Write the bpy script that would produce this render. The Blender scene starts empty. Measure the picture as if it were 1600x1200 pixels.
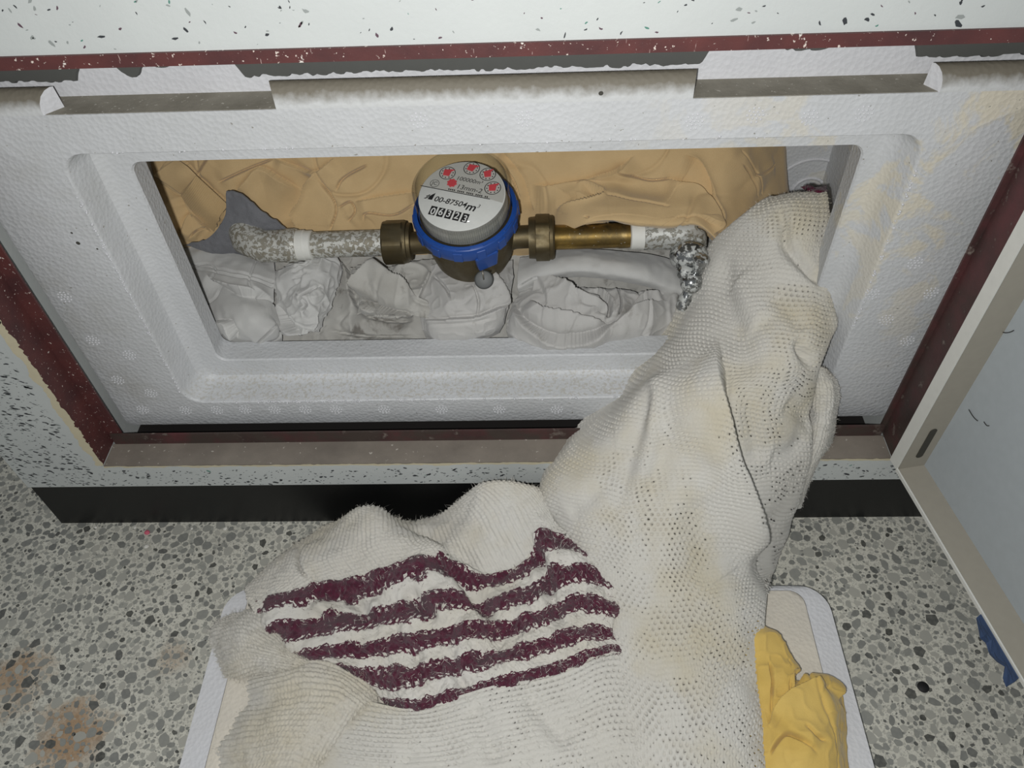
import bpy, bmesh, math, random
import numpy as np
from mathutils import Vector, Matrix

random.seed(7)
rng = np.random.default_rng(7)
SC = bpy.context.scene
COL = SC.collection

# ------------------------------------------------------------------ camera
CAM = np.array([0.3659, -0.3860, 0.6161])
PITCH, YAW, ROLL, FOC = 0.8381, -0.0516, -0.0520, 1232.0


def cam_axes():
    sy, cy = math.sin(YAW), math.cos(YAW)
    f0 = np.array([sy, cy, 0.0]); r0 = np.array([cy, -sy, 0.0]); u0 = np.array([0, 0, 1.0])
    fwd = math.cos(PITCH) * f0 - math.sin(PITCH) * u0
    up = math.sin(PITCH) * f0 + math.cos(PITCH) * u0
    return math.cos(ROLL) * r0 + math.sin(ROLL) * up, -math.sin(ROLL) * r0 + math.cos(ROLL) * up, fwd


AX, AY, AZ = cam_axes()
cd = bpy.data.cameras.new('camera')
cd.sensor_width = 36.0
cd.sensor_fit = 'HORIZONTAL'
cd.lens = FOC / 1600.0 * 36.0
cd.clip_start = 0.01
cam = bpy.data.objects.new('camera', cd)
COL.objects.link(cam)
cam.matrix_world = Matrix(((AX[0], AY[0], -AZ[0], CAM[0]), (AX[1], AY[1], -AZ[1], CAM[1]),
                           (AX[2], AY[2], -AZ[2], CAM[2]), (0, 0, 0, 1)))
SC.camera = cam

# ------------------------------------------------------------------ world, lights, exposure
wd = bpy.data.worlds.new('room_light')
SC.world = wd
wd.use_nodes = True
wd.node_tree.nodes['Background'].inputs[0].default_value = (0.92, 0.97, 1.0, 1)
wd.node_tree.nodes['Background'].inputs[1].default_value = 0.19
ld = bpy.data.lights.new('phone_flash', 'AREA')
ld.shape = 'DISK'
ld.size = 0.012
ld.energy = 2.9
ld.color = (1.0, 0.995, 0.98)
flash = bpy.data.objects.new('phone_flash', ld)
COL.objects.link(flash)
fp = CAM - 0.022 * AX - 0.014 * AY - 0.004 * AZ
flash.matrix_world = Matrix(((AX[0], AY[0], -AZ[0], fp[0]), (AX[1], AY[1], -AZ[1], fp[1]),
                             (AX[2], AY[2], -AZ[2], fp[2]), (0, 0, 0, 1)))
SC.view_settings.view_transform = 'Standard'
SC.view_settings.look = 'None'
SC.view_settings.gamma = 1.0
SC.view_settings.use_curve_mapping = False
SC.view_settings.exposure = 0.0


# ------------------------------------------------------------------ helpers
def P(px, py, x=None, y=None, z=None):
    """point of the place seen at a photo pixel, on the plane x=, y= or z= (metres)"""
    d = (px - 800) / FOC * AX - (py - 600) / FOC * AY + AZ
    if x is not None:
        t = (x - CAM[0]) / d[0]
    elif y is not None:
        t = (y - CAM[1]) / d[1]
    else:
        t = (z - CAM[2]) / d[2]
    return CAM + t * d


def srgb(h):
    if isinstance(h, str):
        c = [int(h[i:i + 2], 16) / 255 for i in (0, 2, 4)]
    else:
        c = [v / 255 for v in h]
    return tuple((v / 12.92 if v <= 0.04045 else ((v + 0.055) / 1.055) ** 2.4) for v in c) + (1.0,)


class NT:
    """small node-tree writer"""
    def __init__(self, name):
        self.m = bpy.data.materials.new(name)
        self.m.use_nodes = True
        self.t = self.m.node_tree
        self.t.nodes.clear()
        self.out = self.n('ShaderNodeOutputMaterial')
        self.bsdf = self.n('ShaderNodeBsdfPrincipled')
        self.t.links.new(self.bsdf.outputs[0], self.out.inputs[0])
        self.tc = self.n('ShaderNodeTexCoord')

    def n(self, typ, **kw):
        nd = self.t.nodes.new(typ)
        for k, v in kw.items():
            setattr(nd, k, v)
        return nd

    def l(self, a, b):
        self.t.links.new(a, b)

    def set(self, node, **kw):
        for k, v in kw.items():
            node.inputs[k.replace('_', ' ')].default_value = v

    def obj(self):
        return self.tc.outputs['Object']

    def mapping(self, scale=(1, 1, 1), loc=(0, 0, 0), rot=(0, 0, 0), src=None):
        m = self.n('ShaderNodeMapping')
        m.inputs['Scale'].default_value = scale
        m.inputs['Location'].default_value = loc
        m.inputs['Rotation'].default_value = rot
        self.l(src or self.obj(), m.inputs[0])
        return m.outputs[0]

    def noise(self, scale, detail=4, rough=0.55, src=None, dist=0.0):
        nd = self.n('ShaderNodeTexNoise')
        self.set(nd, Scale=scale, Detail=detail, Roughness=rough, Distortion=dist)
        self.l(src or self.obj(), nd.inputs['Vector'])
        return nd.outputs['Fac']

    def voro(self, scale, feature='F1', src=None, rand=1.0):
        nd = self.n('ShaderNodeTexVoronoi', feature=feature)
        self.set(nd, Scale=scale, Randomness=rand)
        self.l(src or self.obj(), nd.inputs['Vector'])
        return nd

    def ramp(self, fac, stops, mode='LINEAR'):
        nd = self.n('ShaderNodeValToRGB')
        nd.color_ramp.interpolation = mode
        el = nd.color_ramp.elements
        while len(el) < len(stops):
            el.new(0.5)
        for e, (p, c) in zip(el, stops):
            e.position = p
            e.color = c if len(c) == 4 else tuple(c) + (1,)
        self.l(fac, nd.inputs[0])
        return nd.outputs[0]

    def thr(self, fac, a, b):
        nd = self.n('ShaderNodeMapRange')
        self.set(nd, From_Min=a, From_Max=b)
        self.l(fac, nd.inputs['Value'])
        return nd.outputs[0]

    def math(self, op, a, b=None):
        nd = self.n('ShaderNodeMath', operation=op)
        for i, v in enumerate((a, b)):
            if v is None:
                continue
            if isinstance(v, (int, float)):
                nd.inputs[i].default_value = v
            else:
                self.l(v, nd.inputs[i])
        return nd.outputs[0]

    def mix(self, fac, a, b, blend='MIX'):
        nd = self.n('ShaderNodeMix', data_type='RGBA', blend_type=blend)
        for i, v in ((0, fac), (6, a), (7, b)):
            if isinstance(v, (int, float, tuple)):
                nd.inputs[i].default_value = v
            else:
                self.l(v, nd.inputs[i])
        return nd.outputs[2]

    def sep(self, src=None):
        nd = self.n('ShaderNodeSeparateXYZ')
        self.l(src or self.obj(), nd.inputs[0])
        return nd.outputs

    def bump(self, h, strength=0.3, dist=0.001, prev=None):
        nd = self.n('ShaderNodeBump')
        self.set(nd, Strength=strength, Distance=dist)
        self.l(h, nd.inputs['Height'])
        if prev is not None:
            self.l(prev, nd.inputs['Normal'])
        return nd.outputs[0]

    def fin(self, color, rough=0.6, normal=None, metal=0.0, spec=0.5, sheen=0.0, coat=0.0):
        b = self.bsdf
        for key, v in (('Base Color', color), ('Roughness', rough), ('Metallic', metal), ('Specular IOR Level', spec),
                       ('Sheen Weight', sheen), ('Coat Weight', coat)):
            if isinstance(v, (int, float, tuple)):
                b.inputs[key].default_value = v
            else:
                self.l(v, b.inputs[key])
        if normal is not None:
            self.l(normal, b.inputs['Normal'])
        return self.m


def link(name, mesh, mat=None, parent=None, smooth=False):
    o = bpy.data.objects.new(name, mesh)
    COL.objects.link(o)
    if mat is not None:
        for m in (mat if isinstance(mat, (list, tuple)) else [mat]):
            mesh.materials.append(m)
    if parent is not None:
        o.parent = parent
    if smooth:
        mesh.polygons.foreach_set('use_smooth', [True] * len(mesh.polygons))
    return o


def tag(o, label=None, cat=None, group=None, kind=None):
    if label: o['label'] = label
    if cat: o['category'] = cat
    if group: o['group'] = group
    if kind: o['kind'] = kind
    return o


def empty(name, loc=(0, 0, 0)):
    o = bpy.data.objects.new(name, None)
    o.empty_display_size = 0.02
    COL.objects.link(o)
    o.location = loc
    return o


class MB:
    """collects shapes into one mesh"""
    def __init__(self):
        self.v, self.f, self.mi, self.cur = [], [], [], 0

    def add(self, verts, faces):
        o = len(self.v)
        self.v += [tuple(map(float, p)) for p in verts]
        self.f += [tuple(i + o for i in fc) for fc in faces]
        self.mi += [self.cur] * len(faces)
        return self

    def box(self, a, b):
        (x0, y0, z0), (x1, y1, z1) = a, b
        return self.add([(x0, y0, z0), (x1, y0, z0), (x1, y1, z0), (x0, y1, z0), (x0, y0, z1), (x1, y0, z1), (x1, y1, z1), (x0, y1, z1)],
                        [(0, 3, 2, 1), (4, 5, 6, 7), (0, 1, 5, 4), (1, 2, 6, 5), (2, 3, 7, 6), (3, 0, 4, 7)])

    def hexa(self, p):
        """p: 4 bottom + 4 top points"""
        return self.add(p, [(0, 3, 2, 1), (4, 5, 6, 7), (0, 1, 5, 4), (1, 2, 6, 5), (2, 3, 7, 6), (3, 0, 4, 7)])

    def loops(self, loops, cap0=False, cap1=False, closed=True):
        n = len(loops[0]); vs = [p for lp in loops for p in lp]; fs = []
        for k in range(len(loops) - 1):
            for i in range(n if closed else n - 1):
                j = (i + 1) % n
                fs.append((k * n + i, k * n + j, (k + 1) * n + j, (k + 1) * n + i))
        if cap0: fs.append(tuple(range(n - 1, -1, -1)))
        if cap1: fs.append(tuple((len(loops) - 1) * n + i for i in range(n)))
        return self.add(vs, fs)

    def lathe(self, prof, n=48, M=None, cap0=True, cap1=True, sq=None):
        M = M or Matrix.Identity(4)
        lps = []
        for r, z in prof:
            lps.append([M @ Vector((r * math.cos(2 * math.pi * i / n), r * math.sin(2 * math.pi * i / n), z)) for i in range(n)])
        return self.loops(lps, cap0, cap1)

    def tube(self, path, rad, n=12, caps=True):
        """tube along 3d points; rad a number or a list"""
        path = [Vector(p) for p in path]
        lps = []; prev = None
        for i, p in enumerate(path):
            t = (path[min(i + 1, len(path) - 1)] - path[max(i - 1, 0)]).normalized()
            if prev is None:
                prev = t.orthogonal().normalized()
            a = (prev - t * prev.dot(t)).normalized(); b = t.cross(a); prev = a
            r = rad if isinstance(rad, (int, float)) else rad[i]
            lps.append([p + r * (math.cos(2 * math.pi * k / n) * a + math.sin(2 * math.pi * k / n) * b) for k in range(n)])
        return self.loops(lps, caps, caps)

    def mesh(self, name):
        me = bpy.data.meshes.new(name)
        me.from_pydata(self.v, [], self.f)
        me.polygons.foreach_set('material_index', self.mi)
        me.validate()
        bm = bmesh.new(); bm.from_mesh(me)
        bmesh.ops.recalc_face_normals(bm, faces=bm.faces)
        bm.to_mesh(me); bm.free()
        return me

    def build(self, name, mat, parent=None, smooth=False, angle=None):
        o = link(name, self.mesh(name), mat, parent, smooth or angle is not None)
        if angle is not None:
            o.data.set_sharp_from_angle(angle=math.radians(angle))
        return o


def bevel(o, w, seg=2):
    m = o.modifiers.new('bevel', 'BEVEL'); m.width = w; m.segments = seg; m.limit_method = 'ANGLE'; m.angle_limit = math.radians(35)
    return o


def axis_matrix(origin, zdir, xdir=None):
    z = Vector(zdir).normalized()
    x = Vector(xdir) if xdir is not None else z.orthogonal()
    x = (x - z * x.dot(z)).normalized(); y = z.cross(x)
    o = Vector(origin)
    return Matrix(((x.x, y.x, z.x, o.x), (x.y, y.y, z.y, o.y), (x.z, y.z, z.z, o.z), (0, 0, 0, 1)))


# value noise in numpy
_perm = rng.permutation(256)
_perm = np.concatenate([_perm, _perm, _perm])
_val = rng.random(256) * 2 - 1


def noise3(p, scale, seed=0):
    q = np.asarray(p) * scale + seed * 17.31 + 100.0
    i = np.floor(q).astype(int); f = q - i; f = f * f * f * (f * (f * 6 - 15) + 10); i &= 255
    def h(a, b, c): return _val[_perm[_perm[_perm[(i[..., 0] + a) & 255] + ((i[..., 1] + b) & 255)] + ((i[..., 2] + c) & 255)] & 255]
    x, y, z = f[..., 0], f[..., 1], f[..., 2]
    l = lambda a, b, t: a + (b - a) * t
    return l(l(l(h(0, 0, 0), h(1, 0, 0), x), l(h(0, 1, 0), h(1, 1, 0), x), y), l(l(h(0, 0, 1), h(1, 0, 1), x), l(h(0, 1, 1), h(1, 1, 1), x), y), z)


# ------------------------------------------------------------------ materials
def m_wall():
    t = NT('speckled_paint')
    col = t.mix(t.thr(t.noise(9, 5), 0.35, 0.75), srgb('bcc0be'), srgb('b2b6b5'))
    nb = t.bump(t.noise(260, 3), 0.25, 0.0006)
    return t.fin(col, 0.45, nb)


def m_plain(name, c, rough=0.6, metal=0.0, **k):
    t = NT(name)
    n = t.noise(160, 3)
    col = t.mix(n, tuple(v * 0.88 for v in srgb(c)[:3]) + (1,), srgb(c))
    return t.fin(col, rough, t.bump(n, 0.08, 0.0004), metal, **k)


def m_primer():
    t = NT('red_primer')
    base = t.mix(t.thr(t.noise(35, 5), 0.3, 0.7), srgb('5c3230'), srgb('45292a'))
    chips = t.thr(t.noise(420, 3, 0.6), 0.66, 0.69)
    scr = t.thr(t.noise(1.0, 4, 0.6, src=t.mapping((900, 220, 90))), 0.69, 0.73)
    big = t.thr(t.noise(90, 4, 0.65), 0.68, 0.71)
    col = t.mix(chips, base, srgb('c9bdb4'))
    col = t.mix(scr, col, srgb('b39e98'))
    col = t.mix(big, col, srgb('d6cfc8'))
    return t.fin(col, 0.5, t.bump(t.noise(300, 3), 0.3, 0.0005))


def m_primer_dirty():
    t = NT('grimy_primer')
    base = t.mix(t.thr(t.noise(30, 5), 0.35, 0.65), srgb('583032'), srgb('362826'))
    col = t.mix(t.thr(t.noise(60, 5, 0.65), 0.60, 0.68), base, srgb('80766e'))
    z = t.sep()[2]
    low = t.math('MULTIPLY', t.thr(z, 0.27, 0.12), t.thr(t.noise(45, 5), 0.35, 0.6))
    col = t.mix(low, col, srgb('3f3530'))
    return t.fin(col, 0.55, t.bump(t.noise(200, 3), 0.4, 0.0006))


def m_sill():
    t = NT('dusty_sill_metal')
    col = t.mix(t.thr(t.noise(25, 6, 0.6), 0.3, 0.7), srgb('857d73'), srgb('6e675f'))
    col = t.mix(t.thr(t.noise(230, 3), 0.68, 0.72), col, srgb('b3aea4'))
    return t.fin(col, 0.6, t.bump(t.noise(180, 4), 0.25, 0.0006))


def styro(name, c0='c2c4c6', c1='b9bbbc', stain=False, beige=False):
    t = NT(name)
    col = t.mix(t.thr(t.noise(14, 4), 0.35, 0.7), srgb(c0), srgb(c1))
    if stain:
        s = t.sep()
        side = t.thr(s[0], 0.40, 0.62)
        high = t.thr(s[2], 0.14, 0.30)
        n = t.noise(26, 6, 0.62, dist=0.6)
        mask = t.math('MULTIPLY', t.math('MULTIPLY', side, high), t.thr(n, 0.52, 0.58))
        col = t.mix(t.math('MULTIPLY', mask, 0.7), col, srgb('cdc4ac'))
        dirt = t.math('MULTIPLY', t.thr(s[0], 0.10, 0.0), t.thr(t.noise(22, 5, 0.6), 0.48, 0.72))
        col = t.mix(t.math('MULTIPLY', dirt, 0.55), col, srgb('9a988d'))
        pits = t.thr(t.noise(330, 2), 0.735, 0.75)
        col = t.mix(pits, col, srgb('8d8b84'))
        bd = t.math('MULTIPLY', t.thr(s[2], 0.145, 0.125), t.math('MULTIPLY', t.thr(s[1], 0.0385, 0.041), t.thr(t.noise(420, 3), 0.5, 0.6)))
        col = t.mix(t.math('MULTIPLY', bd, 0.5), col, srgb('a39c8a'))
    if beige:
        col = t.mix(t.thr(t.noise(18, 5, 0.6), 0.35, 0.6), srgb('d4cdbf'), srgb('cbc5b9'))
    v = t.voro(330)
    nb = t.bump(v.outputs['Distance'], 0.40, 0.0009)
    nb = t.bump(t.noise(900, 2), 0.25, 0.0004, nb)
    return t.fin(col, 0.5, nb, spec=0.5)


def m_dust():
    t = NT('dusty_foam')
    col = t.mix(t.thr(t.noise(60, 5, 0.6), 0.3, 0.7), srgb('8f8b7f'), srgb('7b776b'))
    col = t.mix(t.thr(t.noise(420, 2), 0.67, 0.72), col, srgb('b5b2a8'))
    return t.fin(col, 0.85, t.bump(t.noise(300, 4), 0.4, 0.0008))


def m_dust_grad():
    """dust lying thickest on the rounded top edge of the foam"""
    t = NT('dust_edge_foam')
    z = t.sep()[2]
    n = t.math('ADD', z, t.math('MULTIPLY', t.math('SUBTRACT', t.noise(150, 4), 0.5), 0.008))
    k = t.thr(n, 0.3885, 0.3955)
    col = t.mix(k, srgb('c0c2c2'), srgb('6f6a5e'))
    nb = t.bump(t.voro(330).outputs['Distance'], 0.3, 0.0008)
    return t.fin(col, 0.7, nb)


def fabric(name, c0, c1, weave=900.0, bstr=0.25, stain=None, sheen=0.25, nscale=30):
    t = NT(name)
    col = t.mix(t.thr(t.noise(nscale, 5), 0.3, 0.7), srgb(c0), srgb(c1))
    if stain:
        col = t.mix(t.math('MULTIPLY', t.thr(t.noise(stain[1], 4, 0.6, dist=0.5), stain[2], stain[2] + 0.12), stain[3]), col, srgb(stain[0]))
    w = t.n('ShaderNodeTexNoise'); t.set(w, Scale=weave, Detail=2.0, Roughness=0.6); t.l(t.obj(), w.inputs['Vector'])
    col = t.mix(t.thr(w.outputs['Fac'], 0.3, 0.75), col, t.mix(0.5, col, (0, 0, 0, 1)), 'MIX') if False else col
    return t.fin(col, 0.92, t.bump(w.outputs['Fac'], bstr, 0.0006), sheen=sheen, spec=0.2)


def m_knit(name, c0, c1, cy, pu=0.0040, pv=0.0033, kind='knit'):
    """wool: yarn relief follows the UV metres of the garment"""
    t = NT(name)
    uv = t.n('ShaderNodeUVMap'); uv.uv_map = 'knit'
    col = t.mix(t.thr(t.noise(11, 4), 0.35, 0.7), srgb(c0), srgb(c1))
    col = t.mix(t.math('MULTIPLY', t.thr(t.noise(9, 4, 0.6, src=t.mapping((1, 1, 1), (3, 1, 2))), 0.50, 0.66), 0.75), col, srgb(cy))
    fz = t.noise(1800, 3, 0.7)
    s = t.sep(uv.outputs[0])
    a = t.math('SINE', t.math('MULTIPLY', s[0], 2 * math.pi / (pu * 0.5)))
    b = t.math('SINE', t.math('MULTIPLY', s[1], 2 * math.pi / (pv * 0.5)))
    h = t.math('MULTIPLY', fz, 1.2)
    return t.fin(col, 0.95, t.bump(h, 0.7, 0.0009), sheen=0.35, spec=0.15)


def m_stripe():
    t = NT('striped_wool')
    uv = t.n('ShaderNodeUVMap'); uv.uv_map = 'stripe'
    s = t.sep(uv.outputs[0])
    jit = t.math('MULTIPLY', t.math('SUBTRACT', t.noise(420, 3, 0.7), 0.5), 0.05)
    v = t.math('ADD', t.math('ADD', s[1], jit), t.math('MULTIPLY', t.math('SUBTRACT', t.noise(75, 3), 0.5), 0.14))
    # maroon bands with a dashed thread beside each
    ph = t.math('FRACT', t.math('DIVIDE', t.math('ADD', v, 0.0), 0.2223))
    mask = t.math('SUBTRACT', 1.0, t.thr(ph, 0.61, 0.64))
    edge = t.math('ADD', t.math('MULTIPLY', t.math('GREATER_THAN', ph, 0.51), t.math('LESS_THAN', ph, 0.57)), t.math('MULTIPLY', t.math('GREATER_THAN', ph, 0.06), t.math('LESS_THAN', ph, 0.09)))
    dash = t.math('GREATER_THAN', t.math('SINE', t.math('MULTIPLY', s[0], 2 * math.pi / 0.0062)), 0.0)
    inb = t.math('MULTIPLY', t.math('GREATER_THAN', v, 0.0), t.math('LESS_THAN', v, 1.0))
    mask = t.math('MULTIPLY', mask, t.math('SUBTRACT', 1.0, t.math('MULTIPLY', edge, dash)))
    mask = t.math('MULTIPLY', mask, inb)
    cream = t.mix(t.thr(t.noise(20, 4), 0.35, 0.7), srgb('dddad3'), srgb('d2cdc0'))
    mar = t.mix(t.thr(t.noise(300, 3), 0.3, 0.7), srgb('5a1a34'), srgb('3c1124'))
    col = t.mix(mask, cream, mar)
    fz = t.noise(1500, 3, 0.7)
    return t.fin(col, 0.95, t.bump(fz, 0.9, 0.0012), sheen=0.3, spec=0.15)


def m_galv(name='flaking_galvanised', c0='9c998e', c1='c3c3bd', thr=0.5, metal=0.25):
    t = NT(name)
    n = t.noise(290, 5, 0.62, dist=0.4)
    fl = t.thr(n, thr - 0.015, thr + 0.015)
    col = t.mix(fl, t.mix(t.thr(t.noise(60, 3), .3, .7), srgb(c0), srgb('857f70')), srgb(c1))
    nb = t.bump(fl, 0.6, 0.0007)
    return t.fin(col, 0.55, nb, metal)


def m_brass(name='old_brass', c='8a7444', rough=0.38, spots=0.72):
    t = NT(name)
    n = t.noise(60, 5, 0.6)
    col = t.mix(t.thr(n, 0.3, 0.7), srgb(c), srgb('5d5138'))
    col = t.mix(t.thr(t.noise(330, 4, 0.6), spots, spots + 0.03), col, srgb('c9c6b8'))
    return t.fin(col, t.ramp(n, [(0.3, (rough,) * 3), (0.7, (rough + 0.2,) * 3)]), t.bump(t.noise(400, 3), 0.15, 0.0004), 0.85)


def m_chrome():
    t = NT('scaly_chrome')
    fl = t.thr(t.noise(240, 4, 0.6), 0.50, 0.54)
    col = t.mix(fl, srgb('a9abab'), srgb('b9bbb8'))
    return t.fin(col, t.ramp(fl, [(0, (0.16,) * 3), (1, (0.6,) * 3)]), t.bump(fl, 0.5, 0.0006), t.ramp(fl, [(0, (0.95,) * 3), (1, (0.25,) * 3)]))


def m_clear(name, tint=(0.96, 0.97, 0.96, 1), ridges=False):
    t = NT(name)
    tr = t.n('ShaderNodeBsdfTransparent'); tr.inputs[0].default_value = tint
    gl = t.n('ShaderNodeBsdfGlossy'); gl.inputs['Roughness'].default_value = 0.06
    lw = t.n('ShaderNodeLayerWeight'); lw.inputs['Blend'].default_value = 0.5
    fac = t.math('ADD', t.math('MULTIPLY', t.math('POWER', lw.outputs['Facing'], 4.0), 0.55), 0.03)
    if ridges:
        b = t.bump(t.noise(160, 2, src=t.mapping((1, 1, 0.05))), 0.3, 0.001)
        t.l(b, gl.inputs['Normal'])
    mx = t.n('ShaderNodeMixShader')
    t.l(fac, mx.inputs[0]); t.l(tr.outputs[0], mx.inputs[1]); t.l(gl.outputs[0], mx.inputs[2])
    t.l(mx.outputs[0], t.out.inputs[0])
    return t.m


def m_floor():
    t = NT('terrazzo_cement')
    s = t.sep()
    base = t.mix(t.thr(t.noise(18, 5), 0.3, 0.7), srgb('ceccc0'), srgb('bdbbb0'))
    base = t.mix(t.thr(t.voro(620).outputs['Distance'], 0.30, 0.22), base, srgb('9c9b93'))
    base = t.mix(t.math('MULTIPLY', t.thr(t.noise(420, 3), 0.5, 0.62), 0.6), base, srgb('95948b'))
    vc = t.voro(135)
    stone = t.math('MULTIPLY', t.thr(vc.outputs['Distance'], 0.40, 0.36), t.math('GREATER_THAN', t.sep(vc.outputs['Color'])[0], 0.45))
    base = t.mix(t.math('MULTIPLY', stone, 0.65), base, t.ramp(t.sep(vc.outputs['Color'])[1], [(0, srgb('6f726f')), (1, srgb('a3a39b'))]))
    def blob(cx, cy, r, sy=1.0):
        dx = t.math('SUBTRACT', s[0], cx); dy = t.math('MULTIPLY', t.math('SUBTRACT', s[1], cy), sy)
        d = t.math('SQRT', t.math('ADD', t.math('MULTIPLY', dx, dx), t.math('MULTIPLY', dy, dy)))
        d = t.math('ADD', d, t.math('MULTIPLY', t.math('SUBTRACT', t.noise(45, 5, 0.65), 0.5), r * 1.7))
        return t.thr(d, r, r * 0.35)
    a, b, c = P(110, 1150, z=0), P(20, 1060, z=0), P(270, 1030, z=0)
    st = t.math('MAXIMUM', blob(a[0], a[1], 0.036), t.math('MULTIPLY', blob(b[0], b[1], 0.034), 0.85))
    st = t.math('MAXIMUM', st, t.math('MULTIPLY', blob(c[0], c[1], 0.02), 0.4))
    col = t.mix(t.math('MULTIPLY', st, 0.75), base, srgb('99744a'))
    return t.fin(col, 0.5, t.bump(t.noise(350, 3), 0.15, 0.0004))


def m_chip():
    t = NT('stone_chip')
    a = t.n('ShaderNodeAttribute'); a.attribute_name = 'tone'
    col = t.ramp(a.outputs['Fac'], [(0.0, srgb('3b3b38')), (0.12, srgb('585957')), (0.4, srgb('7d7e7a')), (0.75, srgb('96968f')), (1.0, srgb('adaba2'))])
    col = t.mix(t.thr(t.noise(300, 4), 0.3, 0.75), col, t.mix(0.25, col, srgb('a5a59a')))
    return t.fin(col, 0.32, t.bump(t.noise(500, 2), 0.05, 0.0003))


MAT = dict(
    wall=m_wall(), primer=m_primer(), primer2=m_primer_dirty(), sill=m_sill(),
    styro=styro('white_foam', stain=True), styro_in=styro('inner_foam', 'c9cacd', 'c2c3c6'), styro_lid=styro('lid_foam', 'd4d5d8', 'cdcdcf'),
    styro_beige=styro('weathered_foam', beige=True),
    dust=m_dust(), dustg=m_dust_grad(),
    black=m_plain('black_gloss_paint', '0b0c0c', 0.45), putty=m_plain('old_putty', 'c4bba0', 0.8),
    sealant=m_plain('grey_sealant', '50514e', 0.7),
    dark=m_plain('gap_shade_paint', '15110f', 0.9),  # near-black, paints the shade inside gaps
    door=m_plain('grey_blue_door_paint', 'a9b0b4', 0.45), doorrim=m_plain('dusty_door_rim', '9b968a', 0.6), doorlip=m_plain('white_door_lip', 'd6d6d0', 0.45),
    slot=m_plain('dark_slot', '3c3a33', 0.7),
    floor=m_floor(), chip=m_chip(),
    fleck_k=m_plain('black_fleck', '33363a', 0.6), fleck_g=m_plain('green_fleck', '4f7f72', 0.6), fleck_p=m_plain('plum_fleck', '57424d', 0.6),
    fleck_l=m_plain('grey_fleck', '8d9290', 0.6),
    tan=fabric('tan_jersey', 'c4aa80', 'b89e75', 1300, 0.35), tanrib=fabric('tan_rib', 'bca278', 'b1976e', 1300, 0.35),
    grey=fabric('grey_cotton', 'b6b5b2', 'aaa9a6', 1300, 0.3, stain=('77736b', 40, 0.6, 0.6)),
    grey2=fabric('pale_grey_cotton', 'bfbfbc', 'b2b2b0', 1300, 0.3), grey3=fabric('dirty_grey_cotton', 'b2b1ac', '9e9c96', 1300, 0.3, stain=('57524b', 50, 0.56, 0.7)),
    felt=fabric('slate_felt', '75767a', '646569', 700, 0.8), yellow=fabric('yellow_cotton', 'd0b266', 'c2a356', 1400, 0.3),
    knit=m_knit('cream_knit', 'd2d0c9', 'cbc8bf', 'c6bda4'), rib=m_knit('cream_rib', 'd2d0c9', 'cbc7bd', 'c5bda8', 0.004, 0.0035), stripe=m_stripe(),
    galv=m_galv(), galv2=m_galv('pale_galvanised', '85857f', 'b7b8b4', 0.47, 0.35), tape=m_plain('white_thread_tape', 'd8d8d2', 0.6),
    brass=m_brass(), brass_dark=m_brass('tarnished_brass', '6c6450', 0.42, 0.74), brass_pipe=m_brass('bright_brass_pipe', 'a88a4a', 0.26, 0.66),
    chrome=m_chrome(), blue=m_plain('blue_plastic', '1b4690', 0.34), lead=m_plain('lead_seal', '565857', 0.55, 0.2), wire=m_plain('steel_wire', '8f8a80', 0.4, 0.8),
    glass=m_clear('clear_cover', ridges=True), dialwhite=m_plain('white_dial', 'dcdcda', 0.5), ink=m_plain('black_ink', '1b1b1d', 0.6), red=m_plain('red_pointer', 'd24a52', 0.5),
    dialgrey=m_plain('grey_dial', 'bfbdb8', 0.5), inner=m_plain('grey_meter_housing', '8f8d88', 0.5), paint_white=m_plain('counter_digit_white', 'e6e6e6', 0.6),
    bluetape=m_plain('blue_tape', '33486b', 0.7), pink=m_plain('pink_crumb', 'c25c70', 0.7), crumb=m_plain('white_crumb', 'd5d3cb', 0.8), disc_black=m_plain('matte_black', '0c0c0c', 0.7),
    maroon=fabric('maroon_wool', '55172f', '401226', 900, 0.8), hair=m_plain('dark_hair', '2b2a28', 0.6),
)
M = MAT

# ------------------------------------------------------------------ setting: floor, wall, baseboard
ZS, ZH, ZW = 0.0907, 0.4395, 0.0606      # sill edge, top of frame, lower edge of wall
XL, XR = 0.0, 0.650                       # frame opening
WX0, WX1 = -0.080, 1.25
FY0 = 0.0228
mb = MB()
mb.box((-1.0, -1.3, -0.05), (1.4, 1.2, 0.0))
floor = tag(mb.build('floor', M['floor']), 'grey terrazzo floor with dark stone chips and rust stains', kind='structure')

mb = MB()
mb.box((WX0, 0, ZH), (WX1, 0.40, 1.3))                 # above the opening
mb.box((WX0, 0, ZW), (XL - 0.002, 0.40, ZH))           # left
mb.box((XR + 0.004, 0, ZW), (WX1, 0.40, ZH))           # right
mb.box((XL - 0.002, 0, ZW), (XR + 0.004, FY0, ZS - 0.002))
mb.box((XL - 0.002, 0.30, ZS - 0.002), (XR + 0.004, 0.40, ZH))
wall = tag(mb.build('wall_front', M['wall']), 'white painted wall with dark paint flecks around the meter recess', kind='structure')

mb = MB(); mb.box((XL - 0.0019, FY0, ZW), (XR + 0.0039, 0.299, ZW + .002)); mb.build('gap_shade_base', M['dark'], wall)  # recess floor coloured near-black as the shade in the gap under the foam
mb = MB(); mb.box((WX0 + 0.001, 0.0015, 0.0), (WX1 - 0.001, 0.399, ZW - 0.0002))
base = tag(mb.build('baseboard_front', M['black']), 'glossy black painted baseboard under the white wall', kind='structure')


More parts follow.
